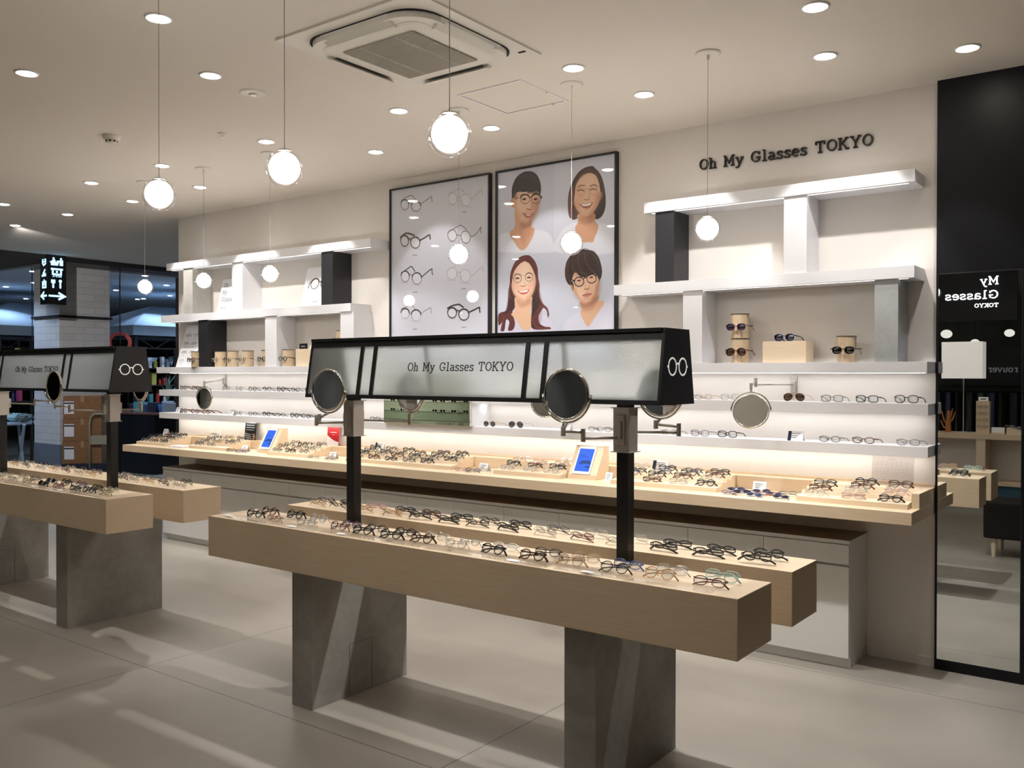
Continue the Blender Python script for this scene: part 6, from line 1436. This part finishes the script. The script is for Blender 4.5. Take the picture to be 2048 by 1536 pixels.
# hanging lit name board
yb = -2.6
q0 = mir(1995, 575, 1); 
def mz(px, py, yy):
    q = P(px, py, 'y', 2*(pf+.002)-yy); return q
a = mz(1997, 570, yb); b = mz(1890, 600, yb)
o = empty('lit_name_board', ((a.x+b.x)/2, yb, CZ), label='dark hanging board with glowing letters Oh My Glasses TOKYO, mirrored in the tall mirror', cat='sign')
zb_ = mz(1940, 642, yb).z
obj('board', loc(BX(min(a.x, b.x)-.35, max(a.x, b.x)+.22, yb-.05, yb, zb_, CZ-.0005), o), m_blackp, o)
bm = bmesh.new(); tw = abs(a.x-b.x); hM = .108; xs = a.x
def gline(s_, z, h, wd_, st):
    text(bm, s_, text_frame((xs, yb+.001, z), (-1, 0, 0), (0, 0, 1), h, wd_, s_, .06), .1, st)
zM = mz(1980, 569, yb).z; zG = mz(1980, 597, yb).z; zT = mz(1980, 614, yb).z
gline('Glasses', zG, hM, tw, .115); gline('My', zM, hM, tw*.34, .11); gline('Oh', zM+(zM-zG), hM, tw*.34, .11); gline('TOKYO', zT, .05, tw*.44, .15)
obj('lettering', loc(bm, o), m_glow, o, label='glowing white letters')
# globes of the shop opposite
m_opal = emis('dim_opal_globe', (1, .95, .84), .38)
for k, (px, py, r_) in enumerate(((1893, 668, 9.5), (1950, 685, 7.5), (2019, 666, 8.5))):
    yy = -6.5; p = mz(px, py, yy); dep = (Vector((p.x, p.y, p.z))-EYE).dot(FW); R_ = r_/F*dep
    o = empty('opal_lamp', (p.x, yy, CZ), label='dim white globe lamp of the shop opposite, %s of three in the mirror' % ['left', 'middle', 'right'][k], cat='pendant lamp', group='globe lamps of the shop opposite')
    obj('cord', tube(bmesh.new(), [(0, 0, -.001), (0, 0, p.z-CZ+R_*.8)], .004, 6), m_dark, o); obj('globe', sphere(bmesh.new(), R_, (0, 0, p.z-CZ), 24, 16, (1.12, 1.12, .9)), m_opal, o, smooth=True)
# shop name and dark racks opposite
yy = -8.9; a = mz(2036, 744, yy); b = mz(1975, 744, yy)
o = empty('shop_name', ((a.x+b.x)/2, yy, a.z), label='dim letters rouver on the shop front opposite, seen in the mirror', cat='sign')
bm = bmesh.new(); text(bm, 'rouver', text_frame((max(a.x, b.x), yy, a.z), (-1, 0, 0), (0, 0, 1), .12, abs(a.x-b.x), 'rouver'), .2, .13)
obj('lettering', loc(bm, o), mat('dim_letters', (120, 120, 116), .5, emit=(.7, .7, .68), es=.05), o)
obj('fascia', loc(BX(min(a.x, b.x)-1.5, max(a.x, b.x)+2.5, yy-.08, yy-.005, a.z-.25, a.z+.5), o), mat('slate_fascia', (52, 58, 62), .5), o)
xa_, xb_ = mx(1880, -5.2), mx(2035, -5.2)
o = empty('clothes_rail', ((xa_+xb_)/2, -5.2, 0), label='long dark clothes rail of the shop opposite, seen in the tall mirror', cat='rail')
hl = abs(xb_-xa_)/2+.3
obj('rail', tube(bmesh.new(), [(-hl, 0, 1.35), (hl, 0, 1.35)], .015, 8), m_dark, o)
for s_ in (-hl, hl): obj('upright', tube(bmesh.new(), [(s_, 0, 0), (s_, 0, 1.36)], .015, 8), m_dark, o)
for j in range(10):
    g_ = obj('garment', BX(-.03, .03, -.2, .2, .45+.05*(j % 3), 1.333, bev=.01), [gm[7], m_cl[0], gm[3], m_fabric][j % 4], None, ((xa_+xb_)/2-hl+.15+(2*hl-.3)/9*j, -5.2, 0)); tag(g_, 'dark garment, %s on the clothes rail opposite' % ORD(j), 'garment', 'garments opposite')
# sunglasses wall reflected in the wide niche mirror
yw = -3.8
mcy = 5.128
def m2(px, py): 
    q = P(px, py, 'y', 2*mcy-yw); return q
xa, xb = m2(700, 820).x, m2(960, 820).x
o = empty('sunglasses_wall', ((xa+xb)/2, yw-.2, 0), label='pale display wall with glass shelves of sunglasses, reflected in the wide niche mirror', cat='display wall')
obj('panel', loc(BX(xa-1, xb+1, yw-.26, yw-.2, 0, 2.2), o), mat('pale_green_wall', (226, 224, 208), .8, noise=.06, nscale=5), o)
zs = (m2(850, 823).z, m2(850, 803.5).z)
for z in zs: obj('glass_shelf', loc(BX(xa-.6, xb+.6, yw-.199, yw+.02, z-.008, z), o), clear('green_shelf_glass', (.82, .9, .84), .05, .05), o)
for z in zs: obj('shelf_edge', loc(BX(xa-.6, xb+.6, yw+.0201, yw+.024, z-.008, z), o), mat('dark_shelf_edge', (40, 44, 42), .3), o)
for i, z in enumerate(zs):
    for j, px in enumerate((782, 802, 820, 866, 882, 904, 928)):
        glasses((m2(px, 820).x, yw-.05, z+.0004), PI, ['black', 'black', 'dark brown', 'black', 'tortoiseshell', 'black', 'black'][j], ['round', 'wayfarer', 'wayfarer', 'round', 'wayfarer', 'wayfarer', 'round'][j], 'dark sunglasses, %s on the %s shelf reflected in the wide niche mirror' % (ORD(j), ['lower', 'upper'][i]), 'reflected sunglasses on the opposite display wall', rim=THICK, sun='dark', sc_=1.05)
for i in range(3): downlight(xa+.6+1.0*i, yw+1.2, (xa+.6+1.0*i, yw-.2, 1.2), 60, 'round recessed downlight over the reflected sunglasses wall, %s' % ORD(i))
print('glasses', NG[0], 'objects', len(bpy.data.objects))
